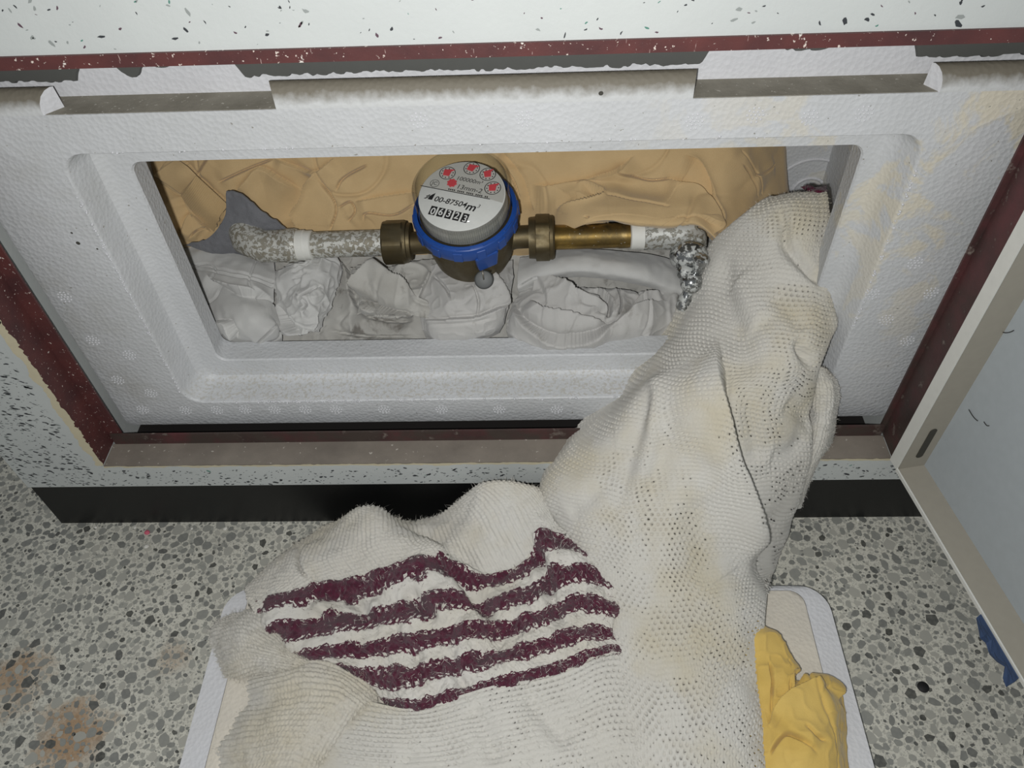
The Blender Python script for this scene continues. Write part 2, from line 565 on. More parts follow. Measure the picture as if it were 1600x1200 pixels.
def fleck_mesh():
    mb = MB()
    def fleck(x, z, L, w, ang, mi):
        n = random.choice((6, 7, 8)); pts = []
        bend = random.uniform(-0.5, 0.5) * L
        for k in range(n):
            a = 2 * math.pi * k / n + random.uniform(-.25, .25)
            r = random.uniform(0.65, 1.15)
            u = L * r * math.cos(a); v = w * r * math.sin(a) + bend * (u / L) ** 2 * 0.6
            pts.append((x + u * math.cos(ang) - v * math.sin(ang), -0.00025, z + u * math.sin(ang) + v * math.cos(ang)))
        mb.cur = mi
        mb.add(pts, [tuple(range(n))])
    for _ in range(520):                                # upper wall: big sparse flecks, some green and plum
        L = random.choice((0.0006, 0.0009, 0.0012, 0.0019)) * random.uniform(.7, 1.3)
        fleck(random.uniform(0.02, 0.70), random.uniform(ZH + 0.002, ZH + 0.07), L, L * random.uniform(.3, .6), random.uniform(-1.4, 1.4),
              random.choices((0, 1, 2, 3), (3, 1.2, 1, 3))[0])
    for _ in range(1500):                               # left
        L = random.choice((0.0005, 0.0008, 0.0013, 0.0022)) * random.uniform(.7, 1.3)
        x = random.uniform(WX0 + .001, -0.013)
        fleck(x, random.uniform(ZW + .001, 0.33), L, L * random.uniform(.25, .5) * 0.9, random.uniform(-.9, .25), random.choices((0, 3), (5, 2))[0])
    for _ in range(900):                                # below the sill
        L = random.choice((0.0005, 0.0008, 0.0012, 0.0018)) * random.uniform(.7, 1.3)
        z = ZW + .001 + (ZS - ZW - .008) * random.random()
        fleck(random.uniform(-.01, 0.72), z, L, L * random.uniform(.3, .6), random.uniform(-.7, .7), random.choices((0, 3, 1), (5, 2, .15))[0])
    me = mb.mesh('paint_flecks')
    return me


fl = link('paint_flecks', fleck_mesh(), [M['fleck_k'], M['fleck_g'], M['fleck_p'], M['fleck_l']], wall)
fl['kind'] = 'stuff'

# old putty smeared along the frame
mb = MB()
def ribbon(pts_a, pts_b, y=-0.0006):
    n = len(pts_a)
    vs = [(p[0], y, p[1]) for p in pts_a] + [(p[0], y, p[1]) for p in pts_b]
    mb.add(vs, [(i, i + 1, n + i + 1, n + i) for i in range(n - 1)])
zz = np.linspace(ZS + .001, 0.40, 160)
wl = 0.0035 + 0.0035 * (1 + noise3(np.c_[zz, zz, zz], 60)) * 0.6 + 0.0012 * noise3(np.c_[zz, zz, zz], 300, 3)
wr = 0.001 + 0.0016 * noise3(np.c_[zz, zz, zz], 350, 5)
ribbon([(-w, z) for w, z in zip(wl, zz)], [(w, z) for w, z in zip(wr, zz)])
xx = np.linspace(0.0, 0.65, 220)
hl = 0.0022 + 0.0013 * noise3(np.c_[xx, xx, xx], 40, 2) + 0.0008 * noise3(np.c_[xx, xx, xx], 250, 4)
ribbon([(x, ZS - h) for x, h in zip(xx, hl)], [(x, ZS + .0006 * noise3(np.array([x, x, x]), 300, 8)) for x in xx])
pt = mb.build('putty_edge', M['putty'], wall)

# ------------------------------------------------------------------ terrazzo chips
def chips():
    cell = 0.012; grid = {}; out = []
    X0, X1, Y0, Y1 = -0.30, 0.86, -0.40, 0.12
    def ok(x, y, r):
        gx, gy = int(x // cell), int(y // cell)
        for i in range(gx - 1, gx + 2):
            for j in range(gy - 1, gy + 2):
                for (a, b, c) in grid.get((i, j), ()):
                    if (a - x) ** 2 + (b - y) ** 2 < (0.86 * (c + r)) ** 2:
                        return False
        return True
    for r0, r1, tries in ((0.0042, 0.0058, 2200), (0.0030, 0.0042, 10000), (0.0020, 0.0030, 26000), (0.0012, 0.0020, 46000), (0.0006, 0.0012, 26000)):
        for _ in range(tries):
            x, y = random.uniform(X0, X1), random.uniform(Y0, Y1)
            if y > 0.001 and x > WX0:
                continue
            r = random.uniform(r0, r1)
            if ok(x, y, r):
                grid.setdefault((int(x // cell), int(y // cell)), []).append((x, y, r)); out.append((x, y, r))
    out.sort(key=lambda c: -c[2])
    return out


CH = chips()


def chip_geo(r):
    n = random.choice((5, 6, 6, 7, 8)); a0 = random.uniform(0, 6.28); el = random.uniform(0.55, 1.0); an = random.uniform(0, 3.14)
    pts = []
    for k in range(n):
        a = a0 + 2 * math.pi * (k + random.uniform(-.28, .28)) / n
        q = r * random.uniform(.82, 1.12)
        u, v = q * math.cos(a), q * el * math.sin(a)
        pts.append((u * math.cos(an) - v * math.sin(an), u * math.sin(an) + v * math.cos(an)))
    H = 0.00025
    if r < .0016:
        return [(u, v, H) for u, v in pts], [tuple(range(n))]
    vs = [(u, v, -0.0006) for u, v in pts] + [(u, v, H) for u, v in pts]
    fs = [tuple(range(n, 2 * n))] + [(i, (i + 1) % n, n + (i + 1) % n, n + i) for i in range(n)]
    return vs, fs


def set_tone(me, vals):
    at_ = me.attributes.new('tone', 'FLOAT', 'FACE')
    at_.data.foreach_set('value', vals)


def tone():
    return min(1.0, max(0.0, random.choices((random.uniform(0, .12), random.uniform(.2, .55), random.uniform(.5, 1.0)), (1.0, 4, 4))[0]))


def in_view(x, y):
    d = np.array([x, y, 0.0]) - CAM; z = d @ AZ
    px, py = 800 + FOC * (d @ AX) / z, 600 - FOC * (d @ AY) / z
    return -5 < px < 1605 and 700 < py < 1205 and not (420 < px < 1190)


big = [c for c in CH if in_view(c[0], c[1])][:300]
bigset = set(big)
protos = []
for k in range(40):
    vs, fs = chip_geo(1.0 * 0.0045)
    me = bpy.data.meshes.new('stone_chip'); me.from_pydata(vs, [], fs)
    set_tone(me, [tone()] * len(fs)); me.materials.append(M['chip']); protos.append(me)
for (x, y, r) in big:
    o = bpy.data.objects.new('stone_chip', random.choice(protos)); COL.objects.link(o); o.parent = floor
    o.location = (x, y, 0); o.rotation_euler = (0, 0, random.uniform(0, 6.28)); o.scale = (r / 0.0045, r / 0.0045, 1)
mb = MB(); tn = []
for c in CH:
    if c in bigset:
        continue
    vs, fs = chip_geo(c[2]); mb.add([(u + c[0], v + c[1], w) for u, v, w in vs], fs); tn += [tone()] * len(fs)
me = bpy.data.meshes.new('stone_chips'); me.from_pydata(mb.v, [], mb.f); set_tone(me, tn)
so = link('stone_chips', me, M['chip'], floor); so['kind'] = 'stuff'

# ------------------------------------------------------------------ metal frame of the recess
frame = tag(empty('recess_frame', (0.325, 0.02, ZS)), 'rusty red primed steel frame lining the wall recess', 'frame')
def fpart(name, mb_, mat, **k):
    o = mb_.build(name, mat, None, **k)
    o.parent = frame; o.matrix_parent_inverse = Matrix.Translation((-0.325, -0.02, -ZS))
    return o
FY = 0.027
mb = MB(); mb.box((XL - .0018, -.0004, ZS + .001), (XL, FY, ZH - .001)); mb.box((XL, FY - .0018, ZS + .006), (XL + .011, FY, ZH - .004))
fpart('left_jamb', mb, M['primer'])
mb = MB(); mb.box((XR, -.0004, ZS + .001), (XR + .0018, FY, ZH - .001)); mb.box((XR - .004, FY - .0018, ZS + .004), (XR, FY, ZH - .004))
fpart('right_jamb', mb, M['primer2'])
mb = MB(); mb.box((XL, 0.0, ZS - .0016), (XR, FY - .004, ZS))
fpart('sill', mb, M['sill'])
mb = MB(); mb.box((XL + .002, FY - .004, ZS - .0016), (XR - .002, FY - .0022, ZS + .0125))
fpart('sill_flange', mb, M['primer2'])
mb = MB(); mb.box((XL - .0018, -.0016, ZH - .0068), (XR + .0018, .0004, ZH)); mb.box((XL, .0004, ZH - .0068), (XR, 0.062, ZH - .005))
fpart('head', mb, M['primer'])
mb = MB(); p = P(4, 486, x=XL); mb.box((XL - .0002, p[1] - .012, p[2] - .004), (XL + .0003, p[1] - .006, p[2] + .03))
fpart('slot', mb, M['dark'])
# grey sealant bead under the head, ragged lower edge
xx = np.linspace(0.008, 0.652, 500)
q = np.c_[xx, xx * 0, xx * 0]
low = 0.3960 + 0.0012 * noise3(q, 90, 2) + 0.0010 * noise3(q, 400, 3)
for (a, b, up) in ((0.093, 0.195, 0.0110), (0.462, 0.585, 0.0110)):
    w = np.clip((xx - a) / 0.006, 0, 1) * np.clip((b - xx) / 0.006, 0, 1)
    low = low + w * (up + 0.0012 * noise3(q, 160, 6))
for (a, wd_, dep) in ((0.145, 0.012, 0.005), (0.128, 0.006, 0.009), (0.52, 0.018, 0.006)):
    low = low - dep * np.exp(-((xx - a) / wd_) ** 2)
n = len(xx); vs = []
for i in range(n):
    vs += [(xx[i], 0.0605, 0.4335), (xx[i], 0.0572, 0.430), (xx[i], 0.0572, low[i] + .0015), (xx[i], 0.0605, low[i])]
mb = MB().add(vs, [(4 * i + k, 4 * i + 4 + k, 4 * i + 5 + k, 4 * i + 1 + k) for i in range(n - 1) for k in range(3)])
fpart('sealant_bead', mb, M['sealant'])

# ------------------------------------------------------------------ foam liner
liner = tag(empty('foam_liner', (0.33, 0.09, 0.10)), 'white polystyrene foam box lining the recess with a stepped opening', 'foam box')
def lpart(name, mb_, mat, parent=liner, **k):
    o = mb_.build(name, mat, None, **k)
    o.parent = parent
    if parent is liner:
        o.matrix_parent_inverse = Matrix.Translation((-0.33, -0.09, -0.10))
    return o


def rrect(x0, x1, z0, z1, r, y, n=7):
    pts = []
    for cx, cz, a0 in ((x1 - r, z1 - r, 0), (x0 + r, z1 - r, 90), (x0 + r, z0 + r, 180), (x1 - r, z0 + r, 270)):
        for k in range(n):
            a = math.radians(a0 + 90 * k / (n - 1)); pts.append((cx + r * math.cos(a), y, cz + r * math.sin(a)))
    return pts


YF, YS, YI = 0.038, 0.065, 0.086
SX0, SX1, SZ0, SZ1 = 0.0095, 0.6570, 0.0968, 0.3862
def sub_loop(lp, seg=0.006):
    return lp
loops = [rrect(SX0, SX1, SZ0, SZ1, .0075, YI), rrect(SX0, SX1, SZ0, SZ1, .0075, YF + .0025), rrect(SX0 + .0006, SX1 - .0006, SZ0 + .0006, SZ1, .007, YF + .0007),
         rrect(SX0 + .002, SX1 - .002, SZ0 + .002, SZ1, .006, YF),
         rrect(.0715, .5985, .1260, .3605, .016, YF), rrect(.0722, .5978, .1266, .3600, .016, YF + .0006), rrect(.0730, .5970, .1270, .3596, .016, YF + .002),
         rrect(.0755, .5935, .1275, .3580, .015, YS - .009), rrect(.0775, .5905, .1285, .3570, .014, YS - .004), rrect(.0830, .5870, .1310, .3550, .012, YS - .0005), rrect(.0860, .585, .134, .353, .011, YS),
         rrect(.0975, .5762, .1478, .3375, .009, YS), rrect(.0985, .5752, .1486, .3368, .009, YS + .0016),
         rrect(.0975, .5772, .1480, .3375, .009, YI), rrect(.0975, .5772, .1480, .3375, .009, YI + .001),
         rrect(.032, .625, .120, .372, .009, YI + .001), rrect(.032, .625, .120, .372, .009, 0.232)]
mb = MB(); mb.loops(loops, cap0=False, cap1=True)
body = lpart('box_body', mb, M['styro'])
body.data.polygons.foreach_set('use_smooth', [True] * len(body.data.polygons)); body.data.set_sharp_from_angle(angle=math.radians(28))

# ring mould mark on the back panel
ctr = P(1262, 300, y=0.2315)
mb = MB()
for R_ in (0.0145, 0.034):
    m_ = axis_matrix(ctr, (0, -1, 0)); n = 60; tube = []
    pts = [m_ @ Vector((R_ * math.cos(2 * math.pi * k / n), R_ * math.sin(2 * math.pi * k / n), 0)) for k in range(n)]
    lps = []
    for k in range(n):
        c = Vector(ctr); rad = (pts[k] - c).normalized(); up = Vector((0, -1, 0))
        lps.append([pts[k] + .0016 * (math.cos(2 * math.pi * j / 8) * rad + .6 * math.sin(2 * math.pi * j / 8) * up) for j in range(8)])
    lps.append(lps[0]); mb.loops(lps)
lpart('mould_ring', mb, M['styro_in'], smooth=True)

# back panel above, seen in the notches
mb = MB(); mb.box((0.009, 0.060, 0.372), (0.656, 0.075, 0.4330))
lpart('rear_panel', mb, M['styro_in'])


# raised lugs on top of the front, rounded and dusty
def top_lug(x0, x1, s0, s1):
    """x0..x1 at the front; s0,s1 side slants towards the rear"""
    prof = [(YF, SZ1), (YF, 0.3895), (YF + .0008, 0.3932), (YF + .0024, 0.3968), (YF + .0048, 0.3992), (YF + .0072, 0.4000), (YF + .0086, 0.3996), (YF + .0092, SZ1)]
    mb = MB(); lp = []
    for (yy, zz_) in prof:
        tt = (yy - YF) / .0092
        lp.append([(x0 + s0 * tt, yy, zz_), (x1 + s1 * tt, yy, zz_)])
    n = len(lp)
    vs = [p for a in lp for p in a]
    fs = [(2 * i, 2 * i + 1, 2 * i + 3, 2 * i + 2) for i in range(n - 1)]
    fs += [tuple([2 * i for i in range(n)]), tuple([2 * i + 1 for i in range(n)][::-1])]
    mb.add(vs, fs)
    o = lpart('top_lug', mb, [M['dustg'], M['styro_in']], angle=40)
    for p_ in o.data.polygons:
        if abs(p_.normal.x) > 0.6:
            p_.material_index = 1
    return o


top_lug(0.010, 0.0765, 0, 0.009)
top_lug(0.2150, 0.4560, -0.003, 0.002)
top_lug(0.5945, 0.6565, -0.006, 0)
mb = MB(); mb.box((0.0105, YF + .0008, SZ1 - .002), (0.656, 0.0602, SZ1 + .0002))
lpart('notch_floor', mb, M['dust'])

# moulded dot clusters on the foam face
proto = None
def dots_mesh():
    bm = bmesh.new()
    spots = [(0, 0)] + [(0.0024 * math.cos(a), 0.0024 * math.sin(a)) for a in np.arange(6) * math.pi / 3] + \
            [(0.0046 * math.cos(a), 0.0046 * math.sin(a)) for a in np.arange(10) * math.pi / 5]
    for (u, w) in spots:
        bmesh.ops.create_icosphere(bm, subdivisions=1, radius=.0008, matrix=Matrix.Translation((u, 0, w)) @ Matrix.Diagonal((1, .55, 1, 1)))
    me = bpy.data.meshes.new('dot_cluster'); bm.to_mesh(me); bm.free(); me.materials.append(M['styro_in'])
    return me
dm = dots_mesh()
for (px, py) in [(223, 640), (290, 641), (339, 641), (383, 640), (429, 640), (477, 640), (525, 640), (600, 640), (690, 640), (780, 640), (870, 640), (101, 464), (145, 532), (202, 555), (184, 594), (236, 614),
                 (1430, 411), (1363, 460), (1455, 458), (1385, 500), (1418, 533), (1085, 190), (1180, 180), (655, 188), (820, 186), (1265, 184), (1350, 178)]:
    p = P(px, py, y=YF)
    o = bpy.data.objects.new('dot_cluster', dm); COL.objects.link(o); o.parent = liner; o.matrix_parent_inverse = Matrix.Translation((-0.33, -0.09, -0.10))
    o.location = (p[0], YF - .0001, p[2])
# pin holes poked in the foam face
for (px, py, r_) in ((122, 380, .0016), (152, 389, .0008), (939, 146, .0014), (112, 364, .0009)):
    p = P(px, py, y=YF)
    mb = MB().lathe([(r_, 0), (r_ * .8, .0002), (1e-4, .0002)], 12, axis_matrix((p[0], YF + .0001, p[2]), (0, -1, 0)), False, False)
    lpart('pin_hole', mb, M['slot'])
# crumbled beads along the edges
bm = bmesh.new()
def bead(p, r):
    bmesh.ops.create_icosphere(bm, subdivisions=1, radius=r, matrix=Matrix.Translation(Vector(p)) @ Matrix.Rotation(random.uniform(0, 3), 4, 'X'))
for _ in range(170):
    x = 0.13 + 0.09 * random.random() ** 1.0 if random.random() < .5 else random.uniform(.09, .46)
    bead((x, YF - .0002 + random.uniform(-.0005, .001), .1262 + random.uniform(-.0012, .0008)), random.uniform(.0004, .0012))
for _ in range(120):
    z = random.uniform(.14, .33); bead((.0715 + random.uniform(-.0012, .0006), YF + random.uniform(-.0003, .0006), z), random.uniform(.0004, .0011))
for _ in range(60):
    z = random.uniform(.2, .34); bead((.5985 + random.uniform(-.0006, .0012), YF + random.uniform(-.0003, .0006), z), random.uniform(.0004, .0011))
for _ in range(140):
    bead((random.uniform(.1, .57), YF + random.uniform(0, .002), .3605 + random.uniform(-.0008, .0012)), random.uniform(.0004, .001))
me = bpy.data.meshes.new('foam_crumbs'); bm.to_mesh(me); bm.free()
o = link('foam_crumbs', me, M['styro_in'], None, True); o.parent = liner; o.matrix_parent_inverse = Matrix.Translation((-0.33, -0.09, -0.10)); o['kind'] = 'stuff'

# ------------------------------------------------------------------ door, swung open to the right
ang = math.atan2(0.0302, 0.179)
hinge = Vector((0.6475, -0.003, ZS + .002))
door = tag(empty('recess_door', hinge), 'pale grey steel tray door standing open on the right', 'door')
door.rotation_euler = (0, 0, ang)        # local -y runs along the door, +x is its outside
DL, DH, DD = 0.64, 0.345, 0.023
def dpart(name, mb_, mat, par=door, **k): return mb_.build(name, mat, par, **k)
mb = MB(); mb.box((DD, -DL, 0.0), (DD + .0012, 0, DH)); dpart('skin', mb, M['door'])
mb = MB(); mb.box((0, -DL, 0), (DD, 0, .0012)); dpart('bottom_rim', mb, M['doorrim'])
mb = MB(); mb.box((0, -DL, DH - .0012), (DD, 0, DH)); dpart('top_rim', mb, M['doorrim'])
mb = MB(); mb.box((.0005, -.0108, .0012), (DD, -.0096, DH)); dpart('hinge_rim', mb, M['doorrim'])
mb = MB(); mb.box((-.0003, -.0108, .0004), (.0009, 0.0, DH)); dpart('hinge_lip', mb, M['doorlip'])
mb = MB(); mb.box((-.0008, -DL, -.0006), (.0004, -.0108, .0026)); dpart('bottom_lip', mb, M['doorlip'])
mb = MB(); mb.box((0, -DL, .0012), (DD, -DL + .0012, DH)); dpart('outer_rim', mb, M['doorrim'])
mb = MB()
lp = []
for yy in (-.0108, -.0114):
    lp.append([(.0130 + .0028 * math.cos(a), yy, .032 + (.015 if math.sin(a) > 0 else -.015) + .0028 * math.sin(a)) for a in np.linspace(0, 2 * math.pi, 21)[:-1]])
mb.loops(lp, False, True); dpart('slot', mb, M['slot'])
mb = MB()
vs = []; n = 9
for i in range(n):
    for j in range(5):
        u = -0.135 - 0.045 * i / (n - 1); w = -.0012 - .002 * math.sin(i * 1.3 + j) * j / 4
        vs.append((w, u, .001 - .016 * j / 4 * (0.55 + .45 * math.sin(i * 2.1) ** 2)))
mb.add(vs, [(i * 5 + j, i * 5 + 5 + j, i * 5 + 6 + j, i * 5 + 1 + j) for i in range(n - 1) for j in range(4)])
tp = dpart('tape_scrap', mb, M['bluetape']); tp['label'] = 'torn blue tape scrap'
mdf = tp.modifiers.new('thick', 'SOLIDIFY'); mdf.thickness = .0006
# stray hairs stuck on the door
for k, (px, py, dx, dy) in enumerate(((1478, 604, 8, -3), (1512, 640, 10, 18), (1565, 518, 18, -2), (1530, 660, 6, 6))):
    mi = door.matrix_basis.inverted()
    pts = []
    for s_ in np.linspace(0, 1, 6):
        a = P(px + dx * s_, py + dy * s_ + 3 * math.sin(3 * s_), x=0.672 + .0)
        pts.append(mi @ Vector(a))
    pts = [Vector((DD - .0006, p_.y, p_.z)) for p_ in pts]
    mb = MB().tube(pts, .00035, 5); dpart('stray_hair', mb, M['hair'])


# ------------------------------------------------------------------ cloth
def catmull(net, nu, nv):
    net = np.asarray(net, float)
    def interp(a, n):
        R = a.shape[0]
        a = np.concatenate([(2 * a[:1] - a[1:2]), a, (2 * a[-1:] - a[-2:-1])], 0)
        t = np.linspace(0, R - 1, n); i = np.clip(np.floor(t).astype(int), 0, R - 2); f = (t - i).reshape(-1, *([1] * (a.ndim - 1)))
        p0, p1, p2, p3 = a[i], a[i + 1], a[i + 2], a[i + 3]
        return 0.5 * (2 * p1 + (p2 - p0) * f + (2 * p0 - 5 * p1 + 4 * p2 - p3) * f ** 2 + (3 * p1 - p0 - 3 * p2 + p3) * f ** 3)
    g = interp(net, nu)
    g = interp(np.swapaxes(g, 0, 1), nv)
    return np.swapaxes(g, 0, 1)


def normals(g):
    du = np.gradient(g, axis=0); dv = np.gradient(g, axis=1)
    n = np.cross(dv, du); n /= (np.linalg.norm(n, axis=2, keepdims=True) + 1e-12)
    flip = np.sum(n * (CAM - g), axis=2).mean() < 0
    return -n if flip else n


def fold(g, n, line, kind, h, w, fade=0.18):
    """crease, ridge or overlap along a line lying on the cloth; returns displacement"""
    line = np.asarray(line)
    # resample smooth
    m = 6 * (len(line) - 1) + 1
    line = catmull(line[:, None, :].repeat(2, 1), m, 2)[:, 0]
    seg = line[1:] - line[:-1]; ln = np.linalg.norm(seg, axis=1); cum = np.concatenate([[0], np.cumsum(ln)]); tot = cum[-1] + 1e-9
    best = np.full(g.shape[:2], 1e9); side = np.zeros(g.shape[:2]); par = np.zeros(g.shape[:2])
    lo, hi = line.min(0) - 22 * w, line.max(0) + 22 * w
    box = np.all((g > lo) & (g < hi), axis=2)
    if not box.any():
        return best * 0
    gp, gn = g[box], n[box]
    b = np.full(len(gp), 1e9); sd = np.zeros(len(gp)); pr = np.zeros(len(gp))
    for k in range(len(seg)):
        d = seg[k]; L2 = d @ d + 1e-12
        t = np.clip(((gp - line[k]) @ d) / L2, 0, 1)
        q = gp - line[k] - t[:, None] * d
        dist = np.linalg.norm(q, axis=1); m_ = dist < b
        b[m_] = dist[m_]
        s_ = np.einsum('ij,ij->i', np.cross(d, gn), q)
        sd[m_] = s_[m_]; pr[m_] = (cum[k] + t[m_] * ln[k]) / tot
    f = np.clip(pr / fade, 0, 1) * np.clip((1 - pr) / fade, 0, 1); f = f * f * (3 - 2 * f)
    if kind == 'r':
        v = h * np.exp(-(b / w) ** 2)
    elif kind == 'v':
        v = -h * np.exp(-(b / w) ** 2)
    elif kind == 'p':                       # pinched crease between two swells
        v = h * (0.40 * np.exp(-(b / (5 * w)) ** 2) - 1.6 * np.exp(-(b / max(0.36 * w, .00050)) ** 2))
    else:                                    # 's': right hand side of the line lies on top
        sgn = np.sign(sd)
        v = np.where(sgn > 0, h * np.exp(-(b / (9 * w)) ** 1.2), -0.55 * h * np.exp(-b / (1.2 * w)))
    out = np.zeros(g.shape[:2]); out[box] = v * f
    return out


def on_cloth(g, pix):
    d = g - CAM; z = d @ AZ
    px = 800 + FOC * (d @ AX) / z; py = 600 - FOC * (d @ AY) / z
    res = []
    for (x, y) in pix:
        k = np.argmin((px - x) ** 2 + (py - y) ** 2); res.append(g.reshape(-1, 3)[k])
    return np.array(res)


def blur(g, k=1):
    for _ in range(k):
        g = g.copy()
        g[1:-1, 1:-1] = 0.5 * g[1:-1, 1:-1] + 0.125 * (g[:-2, 1:-1] + g[2:, 1:-1] + g[1:-1, :-2] + g[1:-1, 2:])
    return g


def cloth(name, net, step, mat, parent=None, folds=(), wrinkle=(), knit=None, rib=None, thick=0.0016, stripe=None, post=None, seed=0, smooth=1, mask=None):
    net = np.asarray(net, float)
    Lu = np.linalg.norm(np.diff(net, axis=0), axis=2).sum(0).max(); Lv = np.linalg.norm(np.diff(net, axis=1), axis=2).sum(1).max()
    nu, nv = max(6, int(Lu / step)), max(6, int(Lv / step))
    g = catmull(net, nu, nv)
    n = normals(g)
    disp = np.zeros(g.shape[:2])
    fk = 1.0 if (knit or rib) else (2.3 if mat in (M['grey'], M['grey2'], M['grey3']) else 1.5)
    for fd in folds:
        pts, kind, h, w = fd[:4]
        disp += fold(g, n, on_cloth(g, pts), kind, h * fk, w, *(fd[4:]))
    for (amp, sc, mode) in wrinkle:
        nz = noise3(g, sc, seed)
        if mode == 'ridge':
            nz = 1 - 2 * np.abs(nz); nz = nz ** 3 * np.sign(nz) if False else nz * np.abs(nz)
        if mode == 'crease':
            nz = -np.exp(-(nz / 0.05) ** 2) * np.clip(0.5 + 1.2 * noise3(g, sc * .7, seed + 40), 0, 1)
        disp += amp * nz
    g = g + n * disp[..., None]
    if smooth:
        g = blur(g, smooth)
    # metre coordinates of the fabric
    wid = np.concatenate([np.zeros((nu, 1)), np.cumsum(np.linalg.norm(np.diff(g, axis=1), axis=2), 1)], 1)
    wid = wid - wid[:, nv // 2][:, None]
    hei = np.concatenate([np.zeros((1, nv)), np.cumsum(np.linalg.norm(np.diff(g, axis=0), axis=2), 0)], 0)
    hei = 0.5 * hei + 0.5 * hei.mean(1, keepdims=True)
    # keep the wale lines from jumping: smooth the row widths
    k = 25
    ker = np.ones(k) / k
    wid = np.apply_along_axis(lambda c: np.convolve(np.pad(c, k // 2, mode='edge'), ker, 'valid'), 0, wid)
    n = normals(g)
    if knit:
        pu, pv, dep = knit
        row = np.floor(hei / pv); u = wid / pu + 0.5 * (row % 2) + 0.12 * noise3(g, 300, 3); fu = u - np.floor(u) - .5; fv = hei / pv - row - .5
        amp = 0.55 + 0.6 * noise3(g, 60, 9)
        hole = np.exp(-((fu / 0.17) ** 2 + (fv / 0.22) ** 2))
        yarn = 0.0004 * np.cos(2 * np.pi * fu) * np.cos(np.pi * fv) + 0.00012 * noise3(g, 900, 4)
        flat = np.exp(-(np.abs(np.gradient(disp, axis=0)) + np.abs(np.gradient(disp, axis=1))) / (1.6 * step))
        g = g + n * (yarn - dep * np.clip(amp, .15, 1.3) * hole * flat)[..., None]
    if rib:
        pr, dep, along = rib
        c = wid if along == 'v' else hei
        g = g + n * (dep * (np.abs(np.sin(np.pi * c / pr)) - 0.6) + 0.0005 * noise3(g, 600, 4) + 0.0003 * np.sin(2 * np.pi * (hei if along == 'v' else wid) / 0.003))[..., None]
    if post is not None:
        g = post(g, n, wid, hei)
    keep = None
    idx = np.arange(nu * nv).reshape(nu, nv)
    holes = None
    if knit and knit[2] > .004:
        holes = (hole * flat > 0.80)[:-1, :-1].ravel() & (np.clip(amp, .15, 1.3) > .3)[:-1, :-1].ravel()
    quads = np.stack([idx[:-1, :-1], idx[:-1, 1:], idx[1:, 1:], idx[1:, :-1]], -1).reshape(-1, 4)
    if holes is not None:
        quads = quads[~holes]
    me = bpy.data.meshes.new(name)
    vv = g.reshape(-1, 3)
    # orientation: towards the camera side
    a, b, c = vv[quads[:, 0]], vv[quads[:, 1]], vv[quads[:, 2]]
    if np.sum(np.cross(b - a, c - a) * (CAM - a), axis=1).mean() < 0:
        quads = quads[:, ::-1]
    me.vertices.add(len(vv)); me.vertices.foreach_set('co', vv.ravel())
    me.loops.add(quads.size); me.loops.foreach_set('vertex_index', quads.ravel().astype(np.int32))
    me.polygons.add(len(quads)); me.polygons.foreach_set('loop_start', np.arange(0, quads.size, 4, dtype=np.int32))
    me.update(calc_edges=True)
    li = quads.ravel()
    uvl = me.uv_layers.new(name='knit'); uvl.data.foreach_set('uv', np.c_[wid.ravel()[li], hei.ravel()[li]].ravel().astype(np.float32))
    if stripe is not None:
        sv = np.linspace(stripe[0], stripe[1], nu)[:, None].repeat(nv, 1)
        uvl = me.uv_layers.new(name='stripe'); uvl.data.foreach_set('uv', np.c_[wid.ravel()[li], sv.ravel()[li]].ravel().astype(np.float32))
    o = link(name, me, mat, None, True)
    if thick:
        s_ = o.modifiers.new('thickness', 'SOLIDIFY'); s_.thickness = thick; s_.offset = -1
    if parent is not None:
        o.parent = parent
        o.matrix_parent_inverse = parent.matrix_basis.inverted()
    return o


def zm(k, ox, oy, pts):
    """read-off points of an enlarged view back to photo pixels"""
    return [(x / k + ox, y / k + oy) for x, y in pts]


def netp(rows):
    """rows of (px, py, 'y'|'z', value)"""
    return [[P(c[0], c[1], **{c[2]: c[3]}) for c in r] for r in rows]


TL = lambda *p: zm(3.2, 200, 210, p)
TR = lambda *p: zm(2.6667, 760, 210, p)

